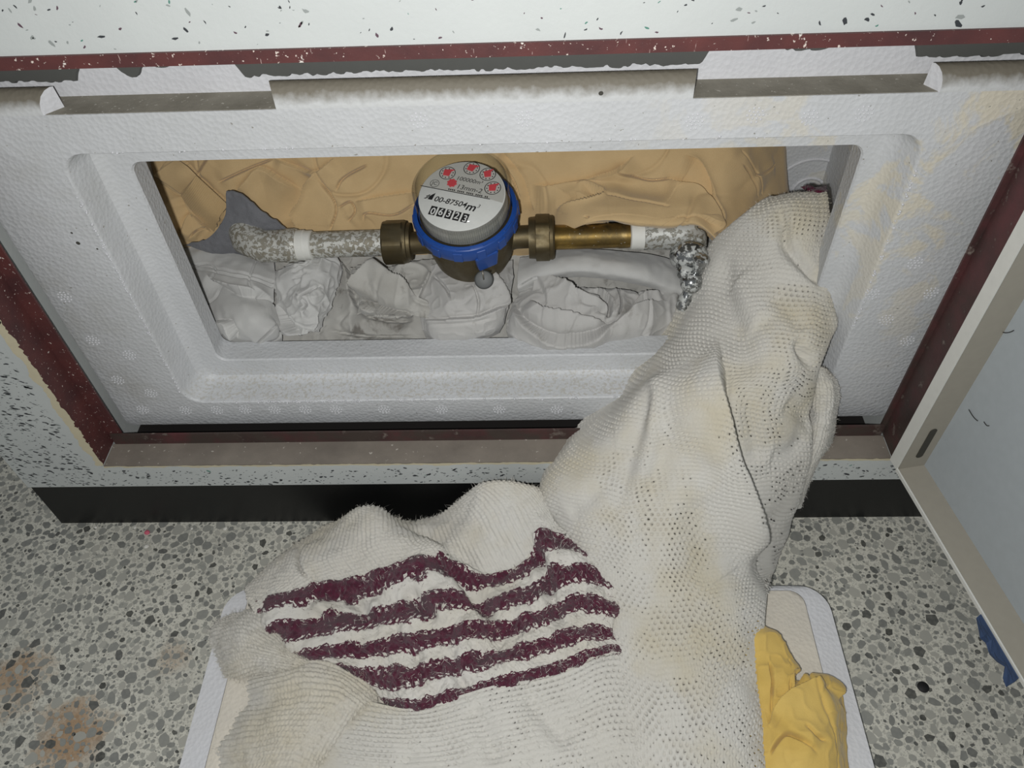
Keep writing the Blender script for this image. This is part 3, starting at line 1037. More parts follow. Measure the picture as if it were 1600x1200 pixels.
# --- tan garment packed behind the pipes
rows = []
for (py, yy) in ((205, .212), (245, .200), (290, .190), (335, .178), (375, .168), (400, .172)):
    r = []
    for px, dy in ((205, .024), (240, .008), (330, .004), (430, .006), (560, .002), (700, .004), (830, .002), (930, -.008), (1040, -.016), (1090, -.017), (1135, -.018), (1180, -.004), (1222, .018), (1230, .030)):
        yv = yy + dy
        if px < 300 and py >= 335:
            yv -= 0.012
        q = py
        if px in (930, 1040, 1090, 1135):
            e = {930: 350, 1040: 354, 1090: 353, 1135: 384}[px]
            if py == 335: q, yv = e - 26, .150
            if py == 375: q, yv = e, .139
            if py == 400: q, yv = e - 2, .165
        r.append((px, q, 'y', yv))
    rows.append(r)
tf = [(TL((130, 205), (235, 120), (345, 205), (265, 300), (130, 210)), 's', .004, .0016), (TL((345, 205), (425, 275), (500, 350), (485, 470)), 's', .0045, .0015),
      (TL((265, 300), (310, 390), (370, 450), (420, 490)), 's', -.004, .0015), (TL((345, 205), (375, 160), (410, 110)), 'p', .0035, .0018),
      (TL((450, 240), (560, 190), (730, 120)), 'p', .004, .002), (TL((525, 310), (590, 230), (660, 165), (760, 215), (862, 285)), 's', .0055, .0018),
      (TL((720, 115), (800, 150), (930, 190), (1035, 115)), 's', .0045, .0018), (TL((935, 190), (885, 250), (860, 330), (815, 395), (835, 470)), 's', -.006, .002),
      (TL((1200, 150), (1080, 220), (1040, 290)), 'p', .003, .0022), (TL((960, 230), (1040, 360), (1010, 490)), 'p', .004, .002),
      (TL((1050, 370), (1110, 335), (1140, 385), (1100, 440)), 'p', .004, .0016), (TL((1130, 335), (1300, 308), (1450, 290)), 's', .004, .0018),
      (TL((1180, 440), (1195, 390), (1330, 400), (1440, 345)), 'p', .004, .0016), (TL((250, 520), (300, 400), (370, 440), (415, 480)), 's', .005, .0015), (TL((265, 560), (330, 490), (405, 455)), 'p', .004, .0014),
      (TR((60, 60), (85, 90), (155, 180), (180, 270), (195, 325)), 's', -.004, .0016), (TR((40, 100), (110, 190), (140, 280)), 'p', .003, .0015),
      (TR((180, 210), (250, 215), (380, 200), (460, 175), (540, 150), (620, 85)), 's', .0055, .002), (TR((380, 225), (440, 215), (468, 180)), 'p', .003, .0015),
      (TR((390, 225), (490, 255), (410, 280), (290, 312)), 's', -.0045, .0018), (TR((490, 258), (600, 275), (770, 302)), 'p', .0035, .002),
      (TR((540, 150), (600, 168), (680, 190), (770, 185)), 'p', .004, .0018), (TR((740, 180), (860, 215), (930, 265), (962, 330), (968, 395), (930, 425)), 's', .007, .0022),
      (TR((820, 80), (890, 110), (930, 180), (960, 270), (988, 340), (972, 410)), 's', -.004, .002), (TR((980, 60), (1080, 150), (1135, 265)), 'p', .003, .0014), (TR((1055, 65), (1120, 170), (1152, 255)), 'p', .003, .0014),
      (TR((290, 325), (420, 342), (530, 362), (600, 388), (720, 385), (860, 380)), 'p', .003, .0018), (TR((1105, 168), (1150, 160), (1205, 125)), 'p', .003, .0015)]
tan = cloth('tan_shirt', netp(rows), .00063, M['tan'], None, tf, [(.003, 22, ''), (.0007, 70, ''), (.0022, 20, 'crease')], thick=0, seed=3, smooth=0)
tag(tan, 'tan cotton jersey garment stuffed in folds behind the water meter', 'clothing')
def rib_post(period, dep):
    def f(g, n, wid, hei):
        return g + n * (dep * np.sin(2 * np.pi * wid / period))[..., None]
    return f
# ribbed hem band and small folded square of the tan garment
band = netp([[(x, y, 'y', d) for (x, y), d in zip(TL((340, 205), (420, 280), (495, 352)), (.186, .180, .176))],
             [(x, y, 'y', d) for (x, y), d in zip(TL((305, 255), (375, 345), (455, 420)), (.181, .174, .170))],
             [(x, y, 'y', d) for (x, y), d in zip(TL((265, 305), (335, 395), (430, 485)), (.182, .176, .172))]])
o = cloth('ribbed_band', band, .0005, M['tanrib'], tan, (), [(.0012, 40, '')], thick=.002, post=rib_post(.0016, .0002))
sq = netp([[(x, y, 'y', d) for (x, y), d in zip(TL((125, 205), (180, 160), (240, 120)), (.190, .192, .196))],
           [(x, y, 'y', d) for (x, y), d in zip(TL((195, 252), (250, 205), (295, 160)), (.186, .187, .190))],
           [(x, y, 'y', d) for (x, y), d in zip(TL((262, 298), (305, 250), (342, 207)), (.186, .186, .188))]])
o = cloth('folded_corner', sq, .0008, M['tan'], tan, (), [(.0012, 40, '')], thick=.002)

# --- slate felt scrap by the elbow
rows = netp([[(352, 300, 'y', .166), (375, 305, 'y', .164), (410, 332, 'y', .162), (450, 362, 'y', .160)],
             [(350, 340, 'y', .162), (375, 345, 'y', .160), (405, 355, 'y', .158), (440, 375, 'y', .160)],
             [(325, 372, 'y', .160), (350, 378, 'y', .158), (390, 390, 'y', .160), (430, 400, 'y', .162)],
             [(290, 382, 'y', .160), (330, 395, 'y', .158), (380, 405, 'y', .162), (430, 420, 'y', .162)]])
o = cloth('felt_scrap', rows, .0012, M['felt'], None, (), [(.002, 40, ''), (.0006, 300, '')], thick=.003, seed=5)
tag(o, 'slate grey felt scrap tucked behind the flaking pipe elbow', 'felt')

# --- grey garments packed under the pipes
GY = lambda py: float(np.interp(py, [370, 400, 440, 480, 520, 545], [.176, .160, .138, .116, .096, .090]))
def grey_net(xs, pys, lift=0.0, bul=0.0, skew=0.0):
    rows = []
    for i, py in enumerate(pys):
        r = []
        for j, px in enumerate(xs):
            s_ = j / (len(xs) - 1); t_ = i / (len(pys) - 1)
            r.append((px + skew * t_, py, 'y', GY(py) - lift - bul * math.sin(math.pi * s_) * math.sin(math.pi * min(1, max(0, t_)))))
        rows.append(r)
    return netp(rows)
bed = cloth('grey_trousers', grey_net([255, 400, 560, 720, 880, 1040, 1120], [372, 410, 450, 490, 530, 548], -.016), .0011, M['grey3'], None,
            [(TL((1060, 640), (1110, 700), (1130, 830), (1190, 930)), 's', .006, .002), (TL((1150, 830), (1280, 850), (1440, 910)), 's', -.006, .002),
             (TL((1180, 900), (1300, 930), (1430, 930)), 'p', .004, .0015), (TL((1000, 980), (1200, 1010), (1440, 1010)), 'p', .003, .002)],
            [(.004, 30, 'ridge'), (.0015, 90, 'ridge'), (.0035, 36, 'crease')], thick=0, seed=11)
tag(bed, 'dirty grey cotton trousers crumpled under the meter along the box floor', 'clothing')

# left pale piece with a double seam
def free_net(rows, lift=0.0):
    return netp([[(px, py, 'y', GY(py) - l - lift) for (px, py, l) in r] for r in rows])
g1 = free_net([[(268, 384, -.004), (300, 383, .0), (345, 390, .002), (390, 400, .002), (428, 410, -.004)],
               [(282, 405, .0), (310, 402, .006), (350, 408, .009), (395, 416, .008), (430, 428, .0)],
               [(300, 440, .001), (325, 435, .010), (360, 440, .015), (400, 448, .013), (429, 455, .002)],
               [(318, 480, .001), (345, 478, .011), (380, 480, .018), (410, 485, .014), (432, 488, .002)],
               [(334, 515, .0), (360, 512, .008), (390, 515, .013), (420, 518, .010), (440, 520, .0)],
               [(345, 534, -.004), (370, 536, .0), (395, 538, .002), (420, 538, .0), (440, 536, -.004)]])
o = cloth('pale_grey_garment', g1, .0007, M['grey2'], None,
          [(TL((310, 655), (480, 672), (620, 702), (735, 742)), 'v', .0016, .0009, .03), (TL((315, 675), (480, 692), (620, 722), (735, 762)), 'v', .0016, .0009, .03),
           (TL((395, 700), (440, 740), (560, 772), (722, 815)), 's', -.0045, .0016), (TL((440, 930), (500, 935), (530, 980), (545, 1020)), 's', .004, .0015), (TL((630, 1040), (700, 990), (740, 940)), 'p', .003, .0015)],
          [(.0018, 45, ''), (.0007, 130, ''), (.0032, 34, 'crease')], thick=.002, seed=21)
tag(o, 'pale grey garment with a double stitched seam in the left corner of the box', 'clothing')

# gathered cuff
g2 = free_net([[(430, 424, -.004), (455, 414, .004), (485, 409, .008), (515, 406, .006), (533, 410, -.004)],
               [(428, 440, .0), (455, 432, .012), (488, 428, .016), (515, 424, .012), (533, 430, .0)],
               [(432, 462, .0), (458, 462, .014), (485, 460, .019), (508, 455, .014), (522, 458, .0)],
               [(440, 492, -.001), (460, 496, .010), (482, 498, .014), (500, 494, .010), (512, 492, .0)],
               [(448, 520, -.003), (462, 524, .004), (478, 526, .006), (490, 522, .004), (500, 520, -.003)]])
gath = []
for k, (a, b) in enumerate(((735, 700), (760, 720), (790, 735), (800, 760))):
    gath.append((TL((740, a), (880, b - 40), (1060, b - 75)), 'p', .0032, .0012))
gath += [(TL((850, 790), (900, 850), (870, 890)), 'p', .003, .0013), (TL((800, 860), (830, 930), (920, 970), (945, 880)), 's', -.004, .0013), (TL((745, 850), (790, 950), (850, 1020)), 's', .004, .0014),
         (TL((960, 760), (900, 800), (860, 850)), 'p', .003, .0012)]
o = cloth('gathered_cuff', g2, .0007, M['grey2'], None, gath, [(.0022, 60, 'ridge'), (.0012, 160, 'ridge'), (.0032, 34, 'crease')], thick=.002, seed=31)
tag(o, 'gathered elastic grey cuff bunched up under the left pipe', 'clothing')

# crumpled sharp-folded piece left of the meter
g3 = free_net([[(545, 418, .0), (580, 422, .006), (620, 415, .008), (665, 405, .004), (700, 400, .0)],
               [(560, 440, .002), (590, 428, .012), (630, 438, .010), (668, 440, .008), (700, 430, .002)],
               [(562, 470, .0), (595, 462, .010), (628, 465, .012), (655, 466, .010), (690, 470, .003)],
               [(560, 490, -.004), (595, 485, .002), (628, 490, .006), (655, 495, .006), (680, 500, .0)]])
o = cloth('crumpled_sleeve', g3, .0008, M['grey3'], None,
          [(TL((1150, 830), (1190, 750), (1245, 690), (1330, 750), (1450, 815)), 's', .008, .0016), (TL((1450, 815), (1490, 750), (1520, 690)), 's', -.006, .0016), (TL((1130, 660), (1180, 700), (1170, 800)), 'p', .005, .0016),
           (TL((1170, 830), (1280, 860), (1420, 920)), 's', .006, .0016)],
          [(.003, 40, 'ridge'), (.001, 120, 'ridge'), (.0032, 34, 'crease')], thick=.002, seed=41)
tag(o, 'dirty grey sleeve in sharp crumpled folds left of the meter body', 'clothing')

# piece hanging below the meter, with a rounded hem
g4 = free_net([[(655, 420, .0), (690, 412, .008), (740, 415, .010), (780, 410, .006), (802, 405, .0)],
               [(655, 455, .0), (690, 448, .012), (735, 448, .016), (780, 445, .014), (803, 440, .002)],
               [(655, 490, .0), (690, 487, .012), (735, 484, .015), (775, 482, .012), (797, 478, .002)],
               [(660, 518, -.001), (690, 522, .006), (730, 522, .008), (765, 515, .006), (785, 508, .0)],
               [(668, 532, -.006), (695, 534, -.002), (730, 533, .0), (760, 528, -.002), (780, 520, -.006)]])
o = cloth('hemmed_grey_cloth', g4, .0007, M['grey'], None,
          [(zm(1, 0, 0, ((662, 500), (700, 498), (750, 492), (790, 470))), 's', .0045, .0014), (zm(1, 0, 0, ((660, 507), (700, 505), (752, 499), (794, 476))), 'v', .0012, .0009), (zm(1, 0, 0, ((678, 430), (700, 455), (712, 490))), 'p', .0035, .0014),
           (zm(1, 0, 0, ((738, 445), (748, 470), (745, 495))), 'p', .003, .0014), (zm(1, 0, 0, ((770, 430), (785, 455), (790, 480))), 's', .004, .0014)],
          [(.0018, 50, ''), (.0008, 140, 'ridge'), (.0032, 34, 'crease')], thick=.002, seed=51)
tag(o, 'grey cloth with a rounded hem hanging below the meter body', 'clothing')

# waistband roll to the right
g5 = free_net([[(812, 402, -.004), (850, 392, .0), (900, 388, .002), (955, 390, .002), (1010, 396, .0), (1060, 410, -.004)],
               [(808, 425, .002), (850, 408, .012), (900, 402, .016), (955, 405, .016), (1010, 415, .012), (1066, 432, .0)],
               [(808, 448, .002), (850, 428, .012), (900, 424, .016), (955, 427, .016), (1010, 437, .012), (1066, 455, .0)],
               [(812, 462, -.008), (850, 440, .002), (900, 435, .004), (955, 438, .004), (1010, 450, .0), (1062, 466, -.008)]])
o = cloth('grey_waistband', g5, .0007, M['grey2'], None,
          [(TR((130, 640), (200, 600), (330, 600), (500, 615), (660, 650), (770, 665)), 'v', .0016, .0010, .05)],
          [(.0012, 40, ''), (.0006, 140, '')], thick=.0025, seed=61)
tag(o, 'smooth grey waistband rolled over below the brass pipe', 'clothing')
g6 = free_net([[(812, 455, -.004), (850, 440, .0), (900, 445, .0), (950, 450, .0), (1000, 455, .0), (1062, 450, -.004)],
               [(800, 480, .0), (840, 470, .008), (890, 470, .008), (940, 478, .010), (990, 480, .008), (1060, 470, .0)],
               [(795, 505, .0), (840, 500, .010), (890, 505, .013), (940, 508, .013), (990, 505, .010), (1055, 495, .0)],
               [(798, 526, -.002), (840, 526, .004), (890, 530, .006), (940, 530, .006), (990, 528, .004), (1045, 524, -.002)],
               [(800, 540, -.006), (840, 540, -.004), (890, 540, -.004), (940, 540, -.004), (990, 540, -.004), (1040, 538, -.006)]])
o = cloth('grey_shirt', g6, .0007, M['grey'], None,
          [(TR((185, 660), (220, 620), (290, 640), (380, 690), (500, 720), (490, 780)), 's', .006, .0016), (TR((185, 690), (240, 740), (360, 765), (520, 790)), 's', .005, .0016), (TR((110, 700), (180, 780), (330, 825), (500, 795), (620, 740), (740, 700)), 's', .0055, .0018),
           (TR((330, 610), (390, 690), (500, 720)), 'p', .004, .0014), (TR((450, 640), (520, 700), (520, 770)), 's', -.005, .0014), (TR((540, 640), (560, 720), (530, 790)), 'p', .004, .0014), (TR((560, 780), (640, 690), (740, 670)), 's', .004, .0014),
           (TR((80, 790), (200, 840), (300, 850)), 'p', .003, .0016)],
          [(.002, 45, 'ridge'), (.0008, 140, 'ridge'), (.0032, 34, 'crease')], thick=.002, seed=71)
tag(o, 'grey cotton shirt folded in loops under the waistband at the right', 'clothing')

# ------------------------------------------------------------------ plumbing
YP = 0.150
pa, pb = P(545, 381, y=YP), P(930, 369, y=YP)
pdir = Vector(pb - pa).normalized()
def on_axis(px):
    """point of the pipe axis seen at column px"""
    best = None
    for t in np.linspace(-0.3, 0.7, 2001):
        q = Vector(pa) + pdir * float(t); d = np.array(q) - CAM; x = 800 + FOC * (d @ AX) / (d @ AZ)
        if best is None or abs(x - px) < best[0]: best = (abs(x - px), q)
    return best[1]


def pm(px): return axis_matrix(on_axis(px), pdir)
def length(a, b): return (on_axis(b) - on_axis(a)).length


def setup_parent(root, objs):
    for o_ in objs:
        o_.parent = root; o_.matrix_parent_inverse = root.matrix_basis.inverted()


def nut(px0, px1, R=0.0195):
    L = length(px0, px1); m_ = axis_matrix(on_axis(px0), pdir); mb = MB()
    lps = []
    for (z_, r_, hx) in ((0, .013, 0), (0, R * .90, 0), (.0015, R, 1), (L * .72, R, 1), (L * .72 + .0012, R * .92, 0), (L * .86, R * .90, 0), (L * .88, R * .82, 0), (L, R * .80, 0), (L, .011, 0)):
        lp = []
        for k in range(48):
            a = 2 * math.pi * k / 48
            rr = r_
            if hx:
                c = ((a + .25) % (math.pi / 3)) - math.pi / 6
                rr = r_ * min(1.0, .905 / math.cos(c))
            lp.append(m_ @ Vector((rr * math.cos(a), rr * math.sin(a), z_)))
        lps.append(lp)
    return mb.loops(lps, True, True)


inlet = tag(empty('inlet_pipe', on_axis(545)), 'flaking galvanised inlet pipe with elbow and brass union nut left of the meter', 'pipe')
parts = []
R1 = 0.0112
mb = MB(); L = length(488, 602)
mb.lathe([(R1 * .98, 0), (R1, .002), (R1 * 1.0, L), (R1 * .9, L)], 40, pm(488)); parts.append(mb.build('pipe', M['galv'], angle=40))
mb = MB(); L = length(464, 490)
mb.lathe([(R1 * 1.0, 0), (R1 * 1.16, .001), (R1 * 1.18, L * .5), (R1 * 1.12, L * .55), (R1 * 1.12, L - .001), (R1, L)], 40, pm(464)); parts.append(mb.build('thread_tape', M['tape'], angle=40))
# elbow: collar, bend into the wall
p0, p1 = on_axis(466), on_axis(412)
e1 = on_axis(385) + Vector((0, .008, .002)); e2 = on_axis(372) + Vector((0.0, .026, .006)); e3 = on_axis(366) + Vector((0, .075, .008))
path = [p0, p0.lerp(p1, .1), p0.lerp(p1, .28), p0.lerp(p1, .32), p0.lerp(p1, .6), p1, p1.lerp(e1, .5), e1, e1.lerp(e2, .5), e2, e2.lerp(e3, .15), e2.lerp(e3, .17), e3]
mb = MB().tube(path, [.0140, .0148, .0148, .0142, .0138, .0138, .0142, .0146, .0146, .0146, .0150, .0165, .0165], 32)
parts.append(mb.build('elbow', M['galv'], angle=40))
mb = nut(600, 643); parts.append(mb.build('union_nut', M['brass_dark'], angle=25))
setup_parent(inlet, parts)

outlet = tag(empty('outlet_pipe', on_axis(920)), 'brass outlet pipe with union nut and galvanised end right of the meter', 'pipe')
parts = []
mb = MB(); L = length(862, 992); mb.lathe([(.0100, 0), (.0104, .001), (.0104, L * .80), (.0108, L * .81), (.0108, L * .9), (.0104, L)], 40, pm(862)); parts.append(mb.build('pipe', M['brass_pipe'], angle=30))
mb = MB(); L = length(984, 1008); mb.lathe([(.0104, 0), (.0122, .001), (.0120, L * .5), (.0123, L - .001), (.011, L)], 40, pm(984)); parts.append(mb.build('thread_tape', M['tape'], angle=40))
mb = MB(); L = length(1004, 1085); mb.lathe([(.0112, 0), (.0128, .001), (.0126, L * .3), (.0134, L * .5), (.0140, L * .8), (.013, L)], 40, pm(1004)); parts.append(mb.build('coupling', M['galv2'], angle=40))
# union nut mirrored: thick hex on the outside
m_keep = pdir.copy(); a_, b_ = on_axis(866), on_axis(826); L = (b_ - a_).length
m_ = axis_matrix(a_, -m_keep); lps = []
for (z_, r_, hx) in ((0, .012, 0), (0, .0175, 0), (.0015, .0185, 0), (.004, .0185, 0), (.0045, .0195, 1), (L * .72, .0195, 1), (L * .74, .0175, 0), (L, .0170, 0), (L, .011, 0)):
    lps.append([m_ @ Vector((rr * math.cos(a), rr * math.sin(a), z_)) for k in range(48) for a in [2 * math.pi * k / 48]
                for rr in [r_ * (min(1.0, .905 / math.cos(((a + .1) % (math.pi / 3)) - math.pi / 6)) if hx else 1)]])
parts.append(MB().loops(lps, True, True).build('union_nut', M['brass_dark'], angle=25))
setup_parent(outlet, parts)

# drain cock at the end of the line
dc = tag(empty('drain_cock', P(1078, 400, y=.130)), 'scaly chrome drain cock drooping over the white sweater at the pipe end', 'valve')
parts = []
top = Vector(P(1078, 373, y=.146)); mid = Vector(P(1076, 400, y=.132)); bl = Vector(P(1080, 441, y=.112)); sp = Vector(P(1069, 474, y=.106))
ax = (mid - top).normalized()
m_ = axis_matrix(top - ax * .004, ax)
mb = MB().lathe([(.010, 0), (.0135, .0005), (.0140, .003), (.0140, .0095), (.0128, .0105), (.0122, .013), (.011, .014)], 32, m_); parts.append(mb.build('collar', M['galv2'], angle=35))
def blob(c, r, sx=1, sz=1, dirv=ax, n=14):
    prof = [(max(1e-4, r * sx * math.sin(math.pi * k / n)), -r * sz * math.cos(math.pi * k / n)) for k in range(n + 1)]
    return MB().lathe(prof, 32, axis_matrix(c, dirv), False, False)
parts.append(blob(mid, .0158, 1.0, .92).build('valve_body', M['chrome'], smooth=True))
ax2 = (bl - mid).normalized()
kn = Vector(P(1093, 412, y=.116))
mb = MB().lathe([(.0045, 0), (.0052, .001), (.0052, .014), (.0066, .0145), (.0068, .018), (.005, .0195)], 24, axis_matrix(Vector(P(1086, 430, y=.116)), kn - Vector(P(1086, 430, y=.116)))); parts.append(mb.build('lever_stem', M['chrome'], angle=35))
parts.append(blob(Vector(P(1071, 425, y=.118)), .0075).build('packing_ball', M['chrome'], smooth=True))
parts.append(blob(bl, .0092, 1, 1.05).build('spout_ball', M['chrome'], smooth=True))
ax3 = (sp - bl).normalized()
mb = MB().lathe([(.0045, 0), (.0046, .008), (.0058, .010), (.0062, .016), (.0060, .0195), (.0048, .0212), (.002, .0218)], 24, axis_matrix(bl + ax3 * .004, ax3)); parts.append(mb.build('spout', M['chrome'], angle=40))
setup_parent(dc, parts)

# ------------------------------------------------------------------ water meter
TILT, LEAN = math.radians(15), math.radians(-3)
mz = Vector((math.sin(LEAN), -math.sin(TILT), math.cos(TILT))).normalized()
mo = on_axis(737)
meter = tag(empty('water_meter'), 'brass water meter with blue collar and clear cover over a white dial', 'water meter')
meter.matrix_world = axis_matrix(mo, mz, pdir)
def mpart(name, mb_, mat, par=meter, **k): return mb_.build(name, mat, par, **k)
mb = MB().lathe([(.006, -.030), (.022, -.0295), (.0290, -.024), (.0340, -.012), (.0365, .004), (.0375, .016), (.0375, .036)], 64)
for s_ in (-1, 1):
    mb.lathe([(.0095, .028), (.0105, .034), (.0095, .038), (.0095, .060)], 32, axis_matrix((0, 0, 0), (s_, 0, 0)))
mpart('brass_body', mb, M['brass_dark'], angle=35)
mb = MB().lathe([(.0385, 0.0260), (.0415, 0.0270), (.0425, 0.0300), (.0428, 0.0370), (.0420, 0.0405), (.0405, 0.0415), (.0385, 0.0420), (.0382, 0.0400)], 96, None, False, False)
ring = mpart('blue_collar', mb, M['blue'], angle=35)
for k in range(14):
    a = 2 * math.pi * k / 14 + .1
    mb = MB(); mm = Matrix.Rotation(a, 4, 'Z')
    mb.hexa([mm @ Vector(v) for v in ((.0424, -.0040, 0.0285), (.0434, -.0036, 0.0285), (.0434, .0036, 0.0285), (.0424, .0040, 0.0285), (.0420, -.0040, 0.0385), (.0432, -.0036, 0.0380), (.0432, .0036, 0.0380), (.0420, .0040, 0.0385))])
    bevel(mpart('grip_tab', mb, M['blue'], ring), .0006)
for k in range(5):
    a = math.radians(-150 + 30 * k) ; mm = Matrix.Rotation(a, 4, 'Z'); mb = MB()
    mb.hexa([mm @ Vector(v) for v in ((.0398, -.0055, 0.0414), (.0412, -.0055, 0.0412), (.0412, .0055, 0.0412), (.0398, .0055, 0.0414), (.0398, -.0055, 0.0426), (.0410, -.0055, 0.0422), (.0410, .0055, 0.0422), (.0398, .0055, 0.0426))])
    mpart('collar_rib', mb, M['blue'], ring)
mm = Matrix.Rotation(math.radians(-66), 4, 'Z'); mb = MB()
mb.hexa([mm @ Vector(v) for v in ((.0330, -.0085, 0.0100), (.0405, -.0080, 0.0100), (.0405, .0080, 0.0100), (.0330, .0085, 0.0100), (.0380, -.0100, 0.0295), (.0432, -.0100, 0.0295), (.0432, .0100, 0.0295), (.0380, .0100, 0.0295))])
bevel(mpart('collar_lug', mb, M['blue'], ring), .0015)
# clear cover
GR = 0.0375
mb = MB().lathe([(.0385, 0.0405), (.0385, 0.0425), (GR, 0.0432), (GR, 0.0680), (GR - .0012, 0.0696), (GR - .0035, 0.0700), (1e-4, 0.0700)], 96, None, False, False)
cover = mpart('clear_cover', mb, M['glass'], angle=50)
mb = MB()
for k in range(26):
    a = math.radians(-105 + 2.6 * k)
    mb.lathe([(.0004, 0.0442), (.0004, 0.0575)], 6, Matrix.Translation((GR * .985 * math.cos(a), GR * .985 * math.sin(a), 0)))
mpart('cover_flutes', mb, M['glass'], cover)
mb = MB().lathe([(.0352, 0.0405), (.0352, 0.0480), (.0345, 0.0510), (.0345, 0.0565)], 180, None, False, False)
mb.v = [(x * (1 + .004 * (k % 2)), y * (1 + .004 * (k % 2)), z) for k, (x, y, z) in enumerate(mb.v)]
mpart('dial_housing', mb, M['inner'])
DZ, DR = .0570, .0338
mb = MB().lathe([(1e-4, DZ), (DR, DZ), (DR + .0006, DZ - .0004), (DR + .0006, DZ - .003)], 96, None, False, False); dial = mpart('dial_plate', mb, M['dialwhite'], angle=40)
DROT = math.radians(-18.5)
def flat_ring(cx, cy, r0, r1, z, n=36):
    vs = [(cx + r * math.cos(2 * math.pi * k / n), cy + r * math.sin(2 * math.pi * k / n), z) for r in (r0, r1) for k in range(n)]
    return MB().add(vs, [(k, (k + 1) % n, n + (k + 1) % n, n + k) for k in range(n)])
def dxy(X, Y): return X * DR, Y * DR
Z1 = DZ + .00015
# upper grey half of the dial above the printed line
a0, b0 = dxy(-.985, .36), dxy(.66, -.17)
th0, th1 = math.atan2(.36, -.985), math.atan2(-.17, .66)
mb = MB()
arc = [(DR * .995 * math.cos(t), DR * .995 * math.sin(t), Z1) for t in np.linspace(math.atan2(-.30, .95), th0, 40)]
mb.add([(b0[0], b0[1], Z1)] + arc, [tuple(range(len(arc) + 1))]); mpart('upper_field', mb, M['dialgrey'], dial)
Z2 = DZ + .0003
def line(p, q, w, mat='ink', name='printed_line', z=Z2):
    p, q = Vector((*p, z)), Vector((*q, z)); d = (q - p).normalized(); nn = Vector((-d.y, d.x, 0)) * w / 2
    return MB().add([p - nn, q - nn, q + nn, p + nn], [(0, 1, 2, 3)])
mpart('printed_line', line(a0, dxy(.66, -.17), .0007), M['ink'], dial)
def text(body, X, Y, h, name, mat, rot=DROT, shear=0.0, bold=0.0, z=Z2, sx=1.0, par=dial):
    cu = bpy.data.curves.new('t', 'FONT'); cu.body = body; cu.size = h * DR * 1.4; cu.align_x = 'CENTER'; cu.align_y = 'CENTER'; cu.shear = shear; cu.offset = bold
    to = bpy.data.objects.new('t', cu); COL.objects.link(to)
    dg = bpy.context.evaluated_depsgraph_get(); dg.update()
    me = bpy.data.meshes.new_from_object(to.evaluated_get(dg)); bpy.data.objects.remove(to)
    me.materials.clear()
    x, y = dxy(X, Y)
    me.transform(Matrix.Translation((x, y, z)) @ Matrix.Rotation(rot, 4, 'Z') @ Matrix.Diagonal((sx, 1, 1, 1)))
    return link(name, me, mat, par)
text('00-87504', -.26, -.185, .150, 'serial_number', M['ink'], shear=.15, bold=.0001)
text('m', .22, -.375, .22, 'unit_mark', M['ink'], shear=.2, bold=.0002)
text('3', .40, -.36, .10, 'unit_mark', M['ink'], shear=.2)
text('100000m\u00b3', .17, .42, .115, 'capacity_text', M['ink'], shear=.1)
text('13mm-2', .17, .17, .135, 'size_text', M['ink'], shear=.1)
text('JC', -.65, .40, .10, 'approval_text', M['ink'])
mpart('approval_ring', flat_ring(*dxy(-.65, .40), .0034, .0038, Z2), M['ink'], dial)
# tiny illegible print along the line
mb = MB()
cs, sn = math.cos(DROT), math.sin(DROT)
for k in range(22):
    u = -.30 + .95 * k / 21
    if k % 5 == 4: continue
    X = u * cs + .10 * 0; X, Y = -0.02 + u * cs, .105 + u * sn * 1.0
    x, y = dxy(X, Y); w, h_ = .0005, .0009
    mb.add([(x - w, y - h_, Z2), (x + w, y - h_ * .8, Z2), (x + w * .8, y + h_, Z2), (x - w, y + h_ * .7, Z2)], [(0, 1, 2, 3)])
mpart('fine_print', mb, M['ink'], dial)
# winged mark
mb = MB()
def poly(pts, z=Z2):
    mb.add([(*dxy(-.745 + .8 * (x * cs - y * sn), .01 + .8 * (x * sn + y * cs)), z) for x, y in pts], [tuple(range(len(pts)))])
poly([(-.16, -.10), (-.10, -.10), (.02, .02), (.02, .05)]); poly([(-.04, -.10), (.10, -.10), (.12, .17), (.02, .07)]); poly([(-.10, -.03), (.0, .05), (-.02, .08), (-.12, .0)])
mpart('wing_mark', mb, M['ink'], dial)
# counter
for k, ch in enumerate('06323'):
    X, Y = -.655 + (.092 + .655) * k / 4, -.404 + (-.673 + .404) * k / 4
    x, y = dxy(X, Y); mb = MB(); w, h_ = .0026, .0043
    c = [(-w, -h_), (w, -h_), (w, h_), (-w, h_)]
    mb.add([(x + u * cs - v * sn, y + u * sn + v * cs, Z2) for u, v in c], [(0, 1, 2, 3)])
    win = mpart('counter_window', mb, M['ink'], dial)
    text(ch, X, Y + (-.03 if k in (0, 4) else 0), .19, 'digit', M['paint_white'], z=DZ + .0005, sx=.85, par=dial, bold=.00012)
